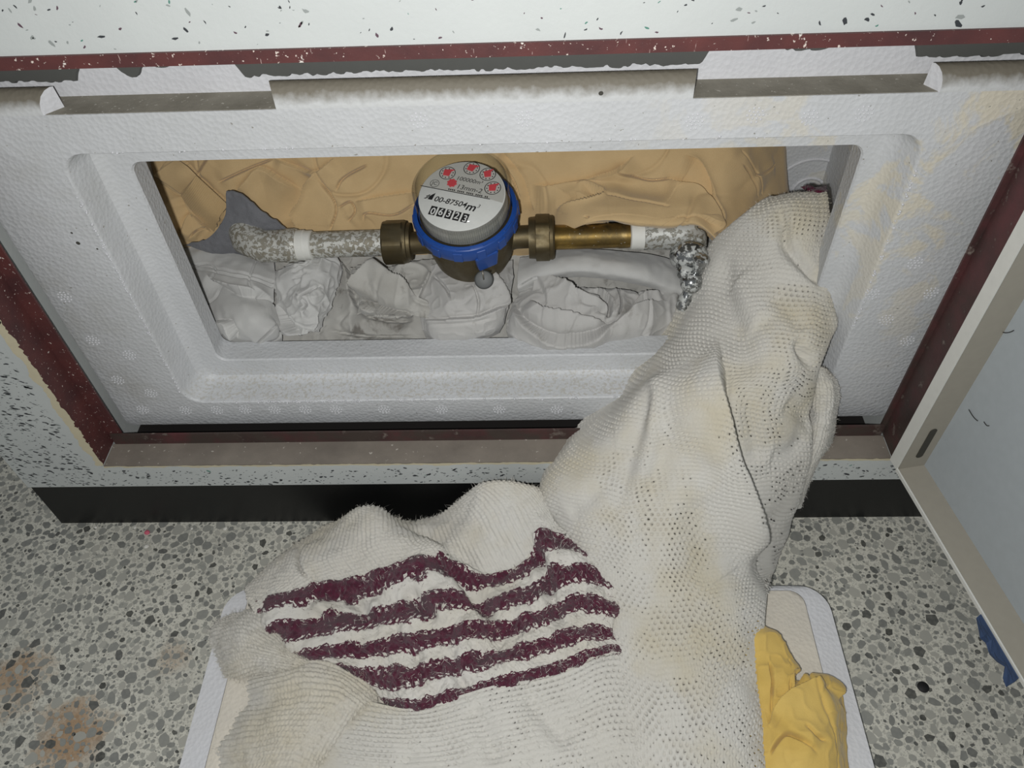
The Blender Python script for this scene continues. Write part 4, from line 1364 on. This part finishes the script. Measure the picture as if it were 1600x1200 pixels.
# four small dials with red pointers
for (X, Y) in ((-.36, .69), (.215, .79), (.60, .577), (.72, .154)):
    x, y = dxy(X, Y)
    sd_ = mpart('sub_dial', flat_ring(x, y, .0060, .0066, Z2), M['ink'], dial)
    mb = MB()
    for k in range(10):
        a = 2 * math.pi * k / 10; q = Vector((x + .0046 * math.cos(a), y + .0046 * math.sin(a), Z2))
        mb.add([q + Vector(v) for v in ((-.0004, -.0006, 0), (.0004, -.0006, 0), (.0004, .0006, 0), (-.0004, .0006, 0))], [(0, 1, 2, 3)])
    mpart('sub_dial_digits', mb, M['ink'], dial)
    a = random.uniform(0, 6.28); mb = MB(); c_, s_ = math.cos(a), math.sin(a)
    shp = [(-.0028, -.0028), (.0022, -.0030), (.0030, .0020), (.0050, .0036), (.0012, .0032), (-.0030, .0024)]
    n = len(shp); vs = [(x + u * c_ - v * s_, y + u * s_ + v * c_, zz_) for zz_ in (Z2 + .0002, Z2 + .0010) for u, v in shp]
    mb.add(vs, [tuple(range(n, 2 * n))] + [(i, (i + 1) % n, n + (i + 1) % n, n + i) for i in range(n)])
    mpart('pointer', mb, M['red'], dial)
x, y = dxy(-.237, .365); mb = MB()
vs = [(x + r * math.cos(a), y + r * math.sin(a), zz_) for zz_ in (Z2 + .0002, Z2 + .001) for k in range(16) for a in [2 * math.pi * k / 16] for r in [.0042 if k % 2 else .0033]]
mb.add(vs, [tuple(range(16, 32))] + [(i, (i + 1) % 16, 16 + (i + 1) % 16, 16 + i) for i in range(16)])
mpart('flow_star', mb, M['red'], dial)
# lead seal hanging from the lug
inv = meter.matrix_world.inverted()
sc_ = inv @ Vector(P(756, 437, y=YP - .043))
face = (inv.to_3x3() @ Vector(CAM - P(756, 437, y=YP - .043))).normalized()
mb = MB().lathe([(.004, -.002), (.0072, -.0018), (.0078, -.0008), (.0078, .0008), (.0070, .0018), (.0062, .0014), (1e-4, .0014)], 32, axis_matrix(sc_, face)); mpart('lead_seal', mb, M['lead'], angle=40)
w0 = inv @ Vector(P(753, 418, y=YP - .038)); mb = MB().tube([w0, w0.lerp(sc_, .5) + face * .002, sc_ + face * .001], .0006, 8)
w1 = inv @ Vector(P(768, 424, y=YP - .030)); mb.tube([w1, (w1 + sc_) / 2 + face * .001, sc_], .0006, 8); mpart('seal_wire', mb, M['wire'], smooth=True)

# ------------------------------------------------------------------ foam lid on the floor
LX0, LX1, LY1, LY0, LZ = 0.104, 0.596, -0.076, -0.305, 0.028
lid = tag(empty('foam_slab', (0.35, -0.19, 0)), 'white foam lid lying on the floor under the sweater and yellow cloth', 'foam lid', kind='thing')
def rr2(x0, x1, y0, y1, r, z, n=8):
    pts = []
    for cx, cy, a0 in ((x1 - r, y1 - r, 0), (x0 + r, y1 - r, 90), (x0 + r, y0 + r, 180), (x1 - r, y0 + r, 270)):
        for k in range(n):
            a = math.radians(a0 + 90 * k / (n - 1)); pts.append((cx + r * math.cos(a), cy + r * math.sin(a), z))
    return pts
mb = MB().loops([rr2(LX0 + .004, LX1 - .004, LY0, LY1 - .004, .02, 0.0), rr2(LX0 + .001, LX1 - .001, LY0, LY1 - .001, .022, .004), rr2(LX0, LX1, LY0, LY1, .022, .020), rr2(LX0 + .0015, LX1 - .0015, LY0, LY1 - .0015, .022, .0235),
                 rr2(LX0 + .020, LX1 - .020, LY0 + .02, LY1 - .006, .012, .0262), rr2(LX0 + .0212, LX1 - .0212, LY0 + .02, LY1 - .0072, .012, .0265)], True, False)
o = mb.build('slab_rim', M['styro_lid'], angle=40); setup_parent(lid, [o])
mb = MB().loops([rr2(LX0 + .0212, LX1 - .0212, LY0 + .02, LY1 - .0072, .012, .0262), rr2(LX0 + .022, LX1 - .022, LY0 + .021, LY1 - .008, .012, .0275), rr2(LX0 + .024, LX1 - .024, LY0 + .023, LY1 - .010, .012, .0280)], False, True)
o = mb.build('slab_panel', M['styro_beige'], angle=40); setup_parent(lid, [o])

# ------------------------------------------------------------------ yellow cloth on the lid
def zrow(*pts): return [(a, b, 'z', c) for a, b, c in pts]
yn = netp([zrow((1170, 955, .050), (1182, 965, .050), (1192, 975, .045), (1198, 985, .032), (1202, 990, .028)),
           zrow((1165, 1000, .050), (1185, 1005, .052), (1203, 1010, .048), (1218, 1018, .040), (1222, 1022, .030)),
           zrow((1165, 1060, .046), (1195, 1060, .050), (1222, 1062, .046), (1240, 1064, .040), (1246, 1066, .030)),
           zrow((1165, 1100, .042), (1200, 1095, .048), (1240, 1080, .048), (1290, 1070, .040), (1306, 1080, .028)),
           zrow((1165, 1140, .042), (1205, 1130, .050), (1250, 1115, .055), (1300, 1100, .048), (1318, 1105, .028)),
           zrow((1165, 1200, .040), (1210, 1190, .048), (1255, 1175, .056), (1305, 1160, .050), (1325, 1165, .028)),
           zrow((1165, 1330, .036), (1215, 1320, .044), (1260, 1310, .050), (1312, 1300, .046), (1335, 1300, .028))])
YZ = lambda *p: zm(2.4, 1080, 700, p)
o = cloth('yellow_cloth', yn, .0007, M['yellow'], None,
          [(YZ((290, 640), (325, 760), (370, 860), (390, 930)), 's', .005, .0016), (YZ((335, 800), (370, 920), (375, 940)), 'p', .004, .0014), (YZ((285, 1040), (330, 990), (400, 935), (500, 905)), 's', .007, .0018),
           (YZ((390, 890), (460, 880), (530, 900), (545, 950)), 's', .004, .0016), (YZ((290, 1150), (345, 1080), (400, 1090), (480, 1150)), 'p', .004, .002), (YZ((300, 1000), (300, 900), (285, 800)), 'p', .003, .0018),
           (YZ((420, 1040), (480, 1090), (560, 1120)), 'p', .003, .002)],
          [(.0025, 40, ''), (.0009, 120, 'ridge'), (.0022, 24, 'crease')], thick=.0016, seed=81)
tag(o, 'bright yellow cotton cloth crumpled on the foam lid beside the sweater', 'cloth')

# ------------------------------------------------------------------ cream sweater
sweater = tag(empty('knit_sweater', (0.42, -0.08, 0.03)), 'cream knitted sweater with maroon stripes hanging out of the box onto the floor', 'sweater')


def srow(xl, yl, xr, yr, ax_, vl, vc, vr, n=9):
    r = []
    for k in range(n):
        s_ = k / (n - 1)
        b = 4 * s_ * (1 - s_)
        v = (vl * (1 - s_) + vr * s_) + (vc - 0.5 * (vl + vr)) * b ** 0.7
        r.append((xl + (xr - xl) * s_, yl + (yr - yl) * s_, ax_, v))
    return r


rows = [srow(1214, 316, 1282, 312, 'y', .175, .165, .170), srow(1200, 305, 1290, 300, 'y', .150, .130, .135), srow(1165, 335, 1296, 330, 'y', .130, .104, .112), srow(1108, 378, 1299, 385, 'y', .140, .092, .098),
        srow(1066, 445, 1302, 460, 'y', .132, .066, .072), srow(1037, 515, 1303, 520, 'y', .100, .034, .040), srow(998, 580, 1284, 575, 'y', .055, .006, .020), srow(932, 655, 1268, 640, 'y', .022, -.018, .006),
        srow(882, 718, 1268, 720, 'y', -.006, -.034, -.010), srow(842, 772, 1250, 790, 'y', -.022, -.055, -.022), srow(868, 850, 1218, 870, 'y', -.050, -.085, -.042)]
net = netp(rows)
rows2 = [srow(905, 930, 1203, 940, 'z', .048, .078, .050), srow(935, 1050, 1199, 1050, 'z', .046, .070, .044), srow(955, 1200, 1196, 1200, 'z', .044, .064, .042), srow(970, 1420, 1196, 1420, 'z', .040, .055, .040)]
net += netp(rows2)
net = np.array(net)
# side edges roll back out of sight
eL = net[:, :1] + np.array([[[.004, .030, -.010]]]); eR = net[:, -1:] + np.array([[[-.004, .024, -.010]]])
eL[:5, 0] = net[:5, 0] + np.array([.004, .020, -.034]); eR[:5, 0] = net[:5, -1] + np.array([-.004, .020, -.034])
eL[11:, 0] = net[11:, 0] + np.array([0.004, .004, -.016]); eR[11:, 0] = net[11:, -1] + np.array([-.004, .004, -.014])
net = np.concatenate([eL, net, eR], 1)
Z2_ = lambda *p: zm(2.857, 800, 280, p)
Z3_ = lambda *p: zm(2.857, 780, 560, p)
mf = [(((1118, 520), (1128, 570), (1138, 640), (1160, 745), (1180, 850), (1192, 925)), 's', .019, .0035, .3), (Z2_((1190, 120), (1215, 230), (1225, 300), (1320, 400), (1400, 490)), 'v', .008, .0045),
      (Z2_((950, 300), (930, 450), (970, 600), (1030, 800), (1060, 950)), 'v', .009, .012),
      (Z3_((690, 100), (640, 250), (570, 480), (520, 720)), 'v', .007, .008), (Z3_((780, 130), (740, 320), (690, 560), (650, 850), (620, 1100)), 'v', .006, .011), (Z3_((720, 60), (690, 300), (620, 600)), 'r', .006, .008),
      (Z3_((920, 250), (1000, 500), (1090, 800), (1130, 1050)), 'r', .006, .012), (Z2_((1270, 690), (1310, 780), (1320, 880)), 'v', .010, .005),
      (Z2_((1210, 1000), (1290, 1050), (1340, 1110)), 'v', .004, .008), (Z3_((1080, 100), (1130, 300), (1160, 480)), 'v', .005, .008), (Z3_((1370, 330), (1300, 420), (1200, 440)), 'v', .004, .010), (Z3_((300, 700), (420, 600), (520, 520)), 'v', .004, .008),
      (Z2_((1000, 420), (1060, 560), (1140, 640)), 'r', .005, .014), (Z2_((1150, 520), (1250, 600), (1310, 690)), 'v', .004, .008), (Z2_((1330, 420), (1400, 560), (1430, 700)), 'r', .004, .008), (Z3_((860, 600), (900, 800), (920, 1050)), 'v', .003, .014)]
main = cloth('hanging_body', net, .0008, M['knit'], sweater, mf, [(.003, 16, ''), (.0014, 45, '')], knit=(.0045, .0040, .0065), thick=0, seed=91, smooth=5)

# maroon tip tucked in at the top of the box
tipn = netp([srow(1250, 292, 1292, 288, 'y', .150, .140, .145, 5), srow(1262, 300, 1294, 298, 'y', .140, .126, .132, 5), srow(1270, 314, 1292, 318, 'y', .135, .122, .130, 5)])
cloth('maroon_tip', tipn, .0008, M['maroon'], sweater, (), [(.002, 120, '')], knit=(.004, .0034, .001), thick=.003, seed=92)

# flap at the right side
fn = netp([srow(1258, 572, 1292, 575, 'y', .030, .022, .032, 6), srow(1262, 592, 1308, 600, 'y', .030, .016, .030, 6), srow(1260, 635, 1309, 640, 'y', .028, .010, .026, 6), srow(1255, 690, 1300, 690, 'y', .020, -.004, .016, 6),
           srow(1240, 740, 1270, 742, 'y', .004, -.012, .002, 6), srow(1225, 790, 1252, 795, 'y', -.010, -.020, -.010, 6)])
cloth('side_flap', fn, .00085, M['knit'], sweater, [(Z2_((1320, 910), (1330, 1000), (1390, 1090)), 'v', .004, .006), (Z2_((1400, 900), (1410, 1000), (1380, 1120)), 'r', .003, .006)], [(.002, 30, '')], rib=(.0035, .0009, 'v'), thick=.003, seed=93)

# ribbed hem heaped on the floor, above the stripes
Z1_ = lambda *p: zm(2.5, 280, 730, p)
hem = [[(388, 925, 'z', .012), (462, 858, 'z', .010), (520, 822, 'z', .020), (578, 802, 'y', -.012), (640, 818, 'y', -.012), (700, 800, 'y', -.010), (757, 760, 'y', -.008), (830, 764, 'y', -.008), (868, 795, 'y', -.014), (905, 830, 'y', -.022), (935, 842, 'y', -.030)],
       [(385, 920, 'z', .026), (462, 850, 'z', .030), (520, 818, 'z', .034), (580, 797, 'y', -.026), (640, 815, 'y', -.022), (700, 800, 'y', -.022), (757, 756, 'y', -.022), (830, 760, 'y', -.022), (872, 795, 'y', -.026), (905, 828, 'y', -.032), (938, 840, 'y', -.040)],
       [(385, 935, 'z', .040), (470, 885, 'z', .048), (530, 860, 'z', .055), (600, 838, 'z', .066), (660, 838, 'z', .060), (715, 842, 'z', .062), (775, 800, 'z', .078), (835, 792, 'z', .080), (872, 815, 'z', .074), (905, 838, 'z', .068), (938, 848, 'z', .064)],
       [(392, 946, 'z', .044), (485, 915, 'z', .052), (555, 902, 'z', .054), (612, 886, 'z', .060), (680, 860, 'z', .066), (742, 898, 'z', .056), (815, 882, 'z', .060), (850, 830, 'z', .074), (880, 836, 'z', .074), (910, 842, 'z', .070), (945, 852, 'z', .066)],
       [(400, 965, 'z', .040), (490, 935, 'z', .046), (560, 920, 'z', .048), (616, 905, 'z', .052), (682, 880, 'z', .058), (744, 915, 'z', .048), (818, 900, 'z', .052), (855, 850, 'z', .064), (884, 855, 'z', .064), (912, 860, 'z', .060), (948, 870, 'z', .056)]]
cloth('ribbed_hem', netp(hem), .00075, M['rib'], sweater, [(Z1_((920, 230), (980, 250), (1100, 340), (1180, 410)), 'v', .008, .006), (Z1_((480, 300), (470, 380), (500, 440)), 'p', .004, .004), (Z1_((1440, 120), (1480, 200), (1540, 260)), 'v', .005, .004), (Z1_((1080, 120), (1200, 260), (1330, 330)), 'v', .003, .005)],
      [(.0025, 35, ''), (.0012, 90, '')], rib=(.0042, .0013, 'v'), thick=.003, seed=94)

# striped band
st = [[(398, 938, 'z', .046), (485, 913, 'z', .054), (555, 900, 'z', .056), (612, 884, 'z', .062), (682, 856, 'z', .069), (742, 896, 'z', .058), (815, 880, 'z', .062), (845, 828, 'z', .076), (880, 832, 'z', .077), (915, 838, 'z', .073), (950, 850, 'z', .066), (962, 868, 'z', .050)],
      [(410, 965, 'z', .046), (500, 945, 'z', .056), (570, 936, 'z', .058), (630, 920, 'z', .062), (700, 902, 'z', .068), (750, 922, 'z', .060), (822, 906, 'z', .064), (856, 872, 'z', .074), (890, 868, 'z', .076), (922, 872, 'z', .074), (955, 884, 'z', .068), (970, 900, 'z', .050)],
      [(432, 1000, 'z', .046), (520, 985, 'z', .056), (590, 972, 'z', .060), (650, 960, 'z', .063), (715, 945, 'z', .067), (765, 952, 'z', .062), (828, 938, 'z', .064), (868, 912, 'z', .070), (900, 905, 'z', .073), (930, 908, 'z', .073), (958, 920, 'z', .068), (975, 935, 'z', .050)],
      [(470, 1022, 'z', .044), (545, 1015, 'z', .054), (610, 1005, 'z', .058), (668, 995, 'z', .062), (728, 982, 'z', .066), (778, 980, 'z', .063), (835, 968, 'z', .064), (878, 948, 'z', .068), (908, 940, 'z', .071), (936, 944, 'z', .071), (960, 954, 'z', .067), (977, 968, 'z', .050)],
      [(530, 1040, 'z', .042), (585, 1042, 'z', .052), (635, 1038, 'z', .057), (690, 1028, 'z', .061), (745, 1015, 'z', .064), (792, 1008, 'z', .063), (845, 998, 'z', .063), (886, 984, 'z', .066), (914, 976, 'z', .068), (940, 976, 'z', .069), (962, 984, 'z', .066), (980, 996, 'z', .050)],
      [(575, 1082, 'z', .040), (612, 1085, 'z', .050), (660, 1076, 'z', .055), (710, 1064, 'z', .059), (762, 1050, 'z', .062), (806, 1040, 'z', .062), (856, 1028, 'z', .062), (894, 1016, 'z', .063), (920, 1006, 'z', .065), (944, 1002, 'z', .066), (966, 1004, 'z', .064), (984, 1014, 'z', .050)],
      [(608, 1120, 'z', .038), (638, 1116, 'z', .048), (682, 1104, 'z', .053), (728, 1092, 'z', .057), (776, 1078, 'z', .059), (820, 1066, 'z', .060), (866, 1054, 'z', .060), (902, 1042, 'z', .061), (926, 1030, 'z', .062), (948, 1022, 'z', .063), (970, 1020, 'z', .061), (988, 1028, 'z', .048)]]
stn = np.array(netp(st)); stn = np.concatenate([stn[:, :1] + np.array([[[.004, .006, -.016]]]), stn, stn[:, -1:] + np.array([[[.002, .004, -.012]]])], 1)
sf = [(Z1_((960, 330), (1100, 430), (1180, 520), (1240, 600)), 'v', .007, .006), (Z1_((1380, 300), (1430, 430), (1470, 560), (1500, 640)), 'v', .006, .005), (Z1_((640, 480), (700, 530), (730, 600)), 'v', .005, .005), (Z1_((880, 470), (940, 540), (1010, 600)), 'v', .005, .005),
      (Z1_((820, 600), (870, 680), (960, 760)), 'v', .004, .005), (Z1_((1120, 600), (1160, 680), (1200, 760)), 'v', .004, .005), (Z1_((1050, 700), (1080, 800), (1110, 880)), 'v', .004, .004), (Z1_((520, 520), (600, 590), (640, 680)), 'r', .003, .006)]
cloth('striped_band', stn, .0008, M['stripe'], sweater, [(a, b, c * 1.5, d) for a, b, c, d in sf], [(.0050, 40, ''), (.0034, 95, ''), (.0009, 330, '')], knit=(.0040, .0034, .0007), thick=.003, stripe=(0.0, 1.0), seed=95, smooth=1)

# plain knit below the stripes, running out of the frame
pl = [[(560, 1092, 'z', .040), (630, 1108, 'z', .050), (690, 1094, 'z', .054), (750, 1078, 'z', .057), (820, 1060, 'z', .058), (890, 1040, 'z', .060), (940, 1016, 'z', .061), (985, 1015, 'z', .058), (1010, 1040, 'z', .050)],
      [(535, 1135, 'z', .040), (620, 1130, 'z', .052), (690, 1125, 'z', .056), (760, 1110, 'z', .058), (830, 1095, 'z', .059), (895, 1080, 'z', .060), (945, 1065, 'z', .062), (990, 1070, 'z', .058), (1015, 1080, 'z', .048)],
      [(500, 1170, 'z', .036), (590, 1170, 'z', .050), (680, 1168, 'z', .056), (760, 1155, 'z', .058), (835, 1145, 'z', .058), (900, 1135, 'z', .060), (955, 1125, 'z', .062), (1000, 1130, 'z', .056), (1022, 1135, 'z', .046)],
      [(488, 1205, 'z', .034), (580, 1210, 'z', .048), (680, 1210, 'z', .055), (765, 1205, 'z', .057), (840, 1200, 'z', .057), (905, 1195, 'z', .059), (965, 1190, 'z', .061), (1008, 1195, 'z', .055), (1030, 1198, 'z', .044)],
      [(450, 1400, 'z', .032), (570, 1400, 'z', .045), (690, 1400, 'z', .050), (780, 1400, 'z', .052), (860, 1400, 'z', .052), (925, 1400, 'z', .054), (985, 1400, 'z', .055), (1025, 1400, 'z', .050), (1045, 1400, 'z', .040)]]
cloth('front_body', netp(pl), .00085, M['knit'], sweater, [(Z1_((1130, 920), (1200, 1040), (1250, 1170)), 'v', .005, .007), (Z1_((1340, 880), (1450, 1000), (1540, 1100)), 'v', .005, .007), (Z1_((840, 980), (880, 1060), (900, 1170)), 'v', .003, .007)],
      [(.0028, 28, ''), (.0012, 60, '')], knit=(.0045, .0040, .0060), thick=0, seed=96, smooth=2)

# ribbed cuff pieces at the lower left
c1 = [[(345, 968, 'z', .020), (375, 955, 'z', .030), (400, 950, 'z', .038), (425, 965, 'z', .042), (450, 1000, 'z', .042)],
      [(328, 985, 'z', .024), (360, 980, 'z', .040), (392, 985, 'z', .050), (425, 1000, 'z', .050), (455, 1020, 'z', .044)],
      [(330, 1015, 'z', .024), (362, 1015, 'z', .044), (398, 1020, 'z', .054), (440, 1026, 'z', .052), (485, 1032, 'z', .044)],
      [(345, 1045, 'z', .026), (375, 1042, 'z', .042), (410, 1040, 'z', .048), (455, 1040, 'z', .046), (510, 1042, 'z', .040)],
      [(352, 1060, 'z', .026), (385, 1058, 'z', .032), (420, 1056, 'z', .036), (465, 1054, 'z', .036), (520, 1054, 'z', .034)]]
cloth('ribbed_cuff', netp(c1), .0008, M['rib'], sweater, (), [(.002, 45, ''), (.0008, 110, '')], rib=(.0040, .0012, 'u'), thick=.003, seed=97)
c2 = [[(368, 1050, 'z', .024), (420, 1042, 'z', .036), (470, 1032, 'z', .042), (525, 1036, 'z', .042), (572, 1068, 'z', .040), (590, 1085, 'z', .036)],
      [(375, 1075, 'z', .026), (425, 1065, 'z', .044), (475, 1058, 'z', .050), (530, 1062, 'z', .050), (572, 1088, 'z', .046), (590, 1098, 'z', .038)],
      [(384, 1100, 'z', .026), (430, 1095, 'z', .046), (475, 1090, 'z', .053), (525, 1088, 'z', .054), (565, 1102, 'z', .048), (582, 1110, 'z', .036)],
      [(362, 1130, 'z', .026), (410, 1125, 'z', .046), (455, 1122, 'z', .053), (505, 1120, 'z', .054), (545, 1126, 'z', .046), (560, 1130, 'z', .034)],
      [(335, 1170, 'z', .026), (390, 1165, 'z', .044), (435, 1160, 'z', .051), (480, 1158, 'z', .051), (515, 1162, 'z', .044), (528, 1166, 'z', .032)],
      [(325, 1198, 'z', .024), (380, 1200, 'z', .040), (420, 1198, 'z', .046), (460, 1196, 'z', .046), (492, 1198, 'z', .040), (504, 1200, 'z', .030)],
      [(310, 1260, 'z', .024), (360, 1260, 'z', .034), (400, 1260, 'z', .038), (440, 1260, 'z', .038), (475, 1260, 'z', .034), (490, 1260, 'z', .028)]]
cloth('ribbed_cuff', netp(c2), .0008, M['rib'], sweater, [(Z1_((280, 800), (400, 780), (520, 760)), 'v', .003, .004)], [(.0022, 40, ''), (.001, 90, '')], rib=(.0044, .0013, 'u'), thick=.003, seed=98)


# wool fuzz: short stray fibres standing off the knit
def fuzz(name, srcs, count, mat, lo=.002, hi=.006):
    vs, fs = [], []
    for o_ in srcs:
        me = o_.data; nv_ = len(me.vertices)
        co = np.empty(nv_ * 3, np.float32); me.vertices.foreach_get('co', co); co = co.reshape(-1, 3)
        no = np.empty(nv_ * 3, np.float32); me.vertices.foreach_get('normal', no); no = no.reshape(-1, 3)
        for i in rng.integers(0, nv_, count):
            p0 = co[i]; d = no[i] * 0.55 + rng.normal(0, .5, 3); d /= np.linalg.norm(d) + 1e-9
            L = rng.uniform(lo, hi); side = np.cross(d, rng.normal(0, 1, 3)); side /= np.linalg.norm(side) + 1e-9
            b = p0 + d * L * .5 + rng.normal(0, .0006, 3); e = p0 + d * L + rng.normal(0, .001, 3)
            w = side * .00011; k = len(vs)
            vs += [p0 - w, p0 + w, b + w, b - w, e]
            fs += [(k, k + 1, k + 2, k + 3), (k + 3, k + 2, k + 4)]
    me = bpy.data.meshes.new(name); me.from_pydata([tuple(map(float, v)) for v in vs], [], fs)
    o_ = link(name, me, mat); o_.parent = sweater; o_.matrix_parent_inverse = sweater.matrix_basis.inverted(); o_['kind'] = 'stuff'
    return o_


kids = {c.name.split('.')[0]: c for c in sweater.children}
fuzz('wool_fuzz', [kids['ribbed_hem'], kids['striped_band'], kids['front_body']] + [c for c in sweater.children if c.name.startswith('ribbed_cuff')], 2600, M['rib'])
fuzz('maroon_fuzz', [kids['striped_band']], 900, M['maroon'], .0015, .004)
fuzz('body_fuzz', [kids['hanging_body'], kids['side_flap']], 3000, M['rib'], .0012, .003)

# ------------------------------------------------------------------ small litter on the floor
bp = P(1443, 1073, z=.002)  # plain black disc for a small dark round spot
mb = MB().lathe([(.0036, 0), (.0042, .0005), (.0042, .0016), (.0034, .0022), (1e-4, .0024)], 24, Matrix.Translation((bp[0], bp[1], .0003)))
tag(mb.build('black_disc', M['disc_black'], angle=40), 'small round black button lying on the terrazzo right of the lid', 'disc')
def crumb(name, px, py, r, mat, label, seed, y=None):
    c = P(px, py, z=r * .6) if y is None else P(px, py, y=y)
    bm = bmesh.new(); bmesh.ops.create_icosphere(bm, subdivisions=2, radius=r)
    for v in bm.verts:
        v.co *= 1 + .35 * float(noise3(np.array(v.co), 400, seed)); v.co.z *= .6
    me = bpy.data.meshes.new(name); bm.to_mesh(me); bm.free()
    o_ = link(name, me, mat); zmin = min(v.co.z for v in me.vertices)
    o_.location = (c[0], c[1], .00025 - zmin if y is None else c[2])
    return tag(o_, label, 'crumb')
crumb('pink_crumb', 230, 832, .0022, M['pink'], 'tiny pink crumb on the floor by the black baseboard', 1)
crumb('plaster_crumb', 229, 854, .0024, M['crumb'], 'white plaster crumb on the floor in front of the pink crumb', 2)
for k, (px, py, lab) in enumerate(((150, 824, 'white flake at the foot of the baseboard near its left end'), (211, 824, 'white flake at the baseboard foot between left end and pink crumb'),
                                   (300, 826, 'white flake at the baseboard foot right of the pink crumb'), (352, 826, 'white flake at the baseboard foot second right of the pink crumb'), (1340, 812, 'white flake at the foot of the baseboard right of the sweater'))):
    crumb('paint_flake', px, py, .0014 + .0004 * (k % 2), M['crumb'], lab, 5 + k)
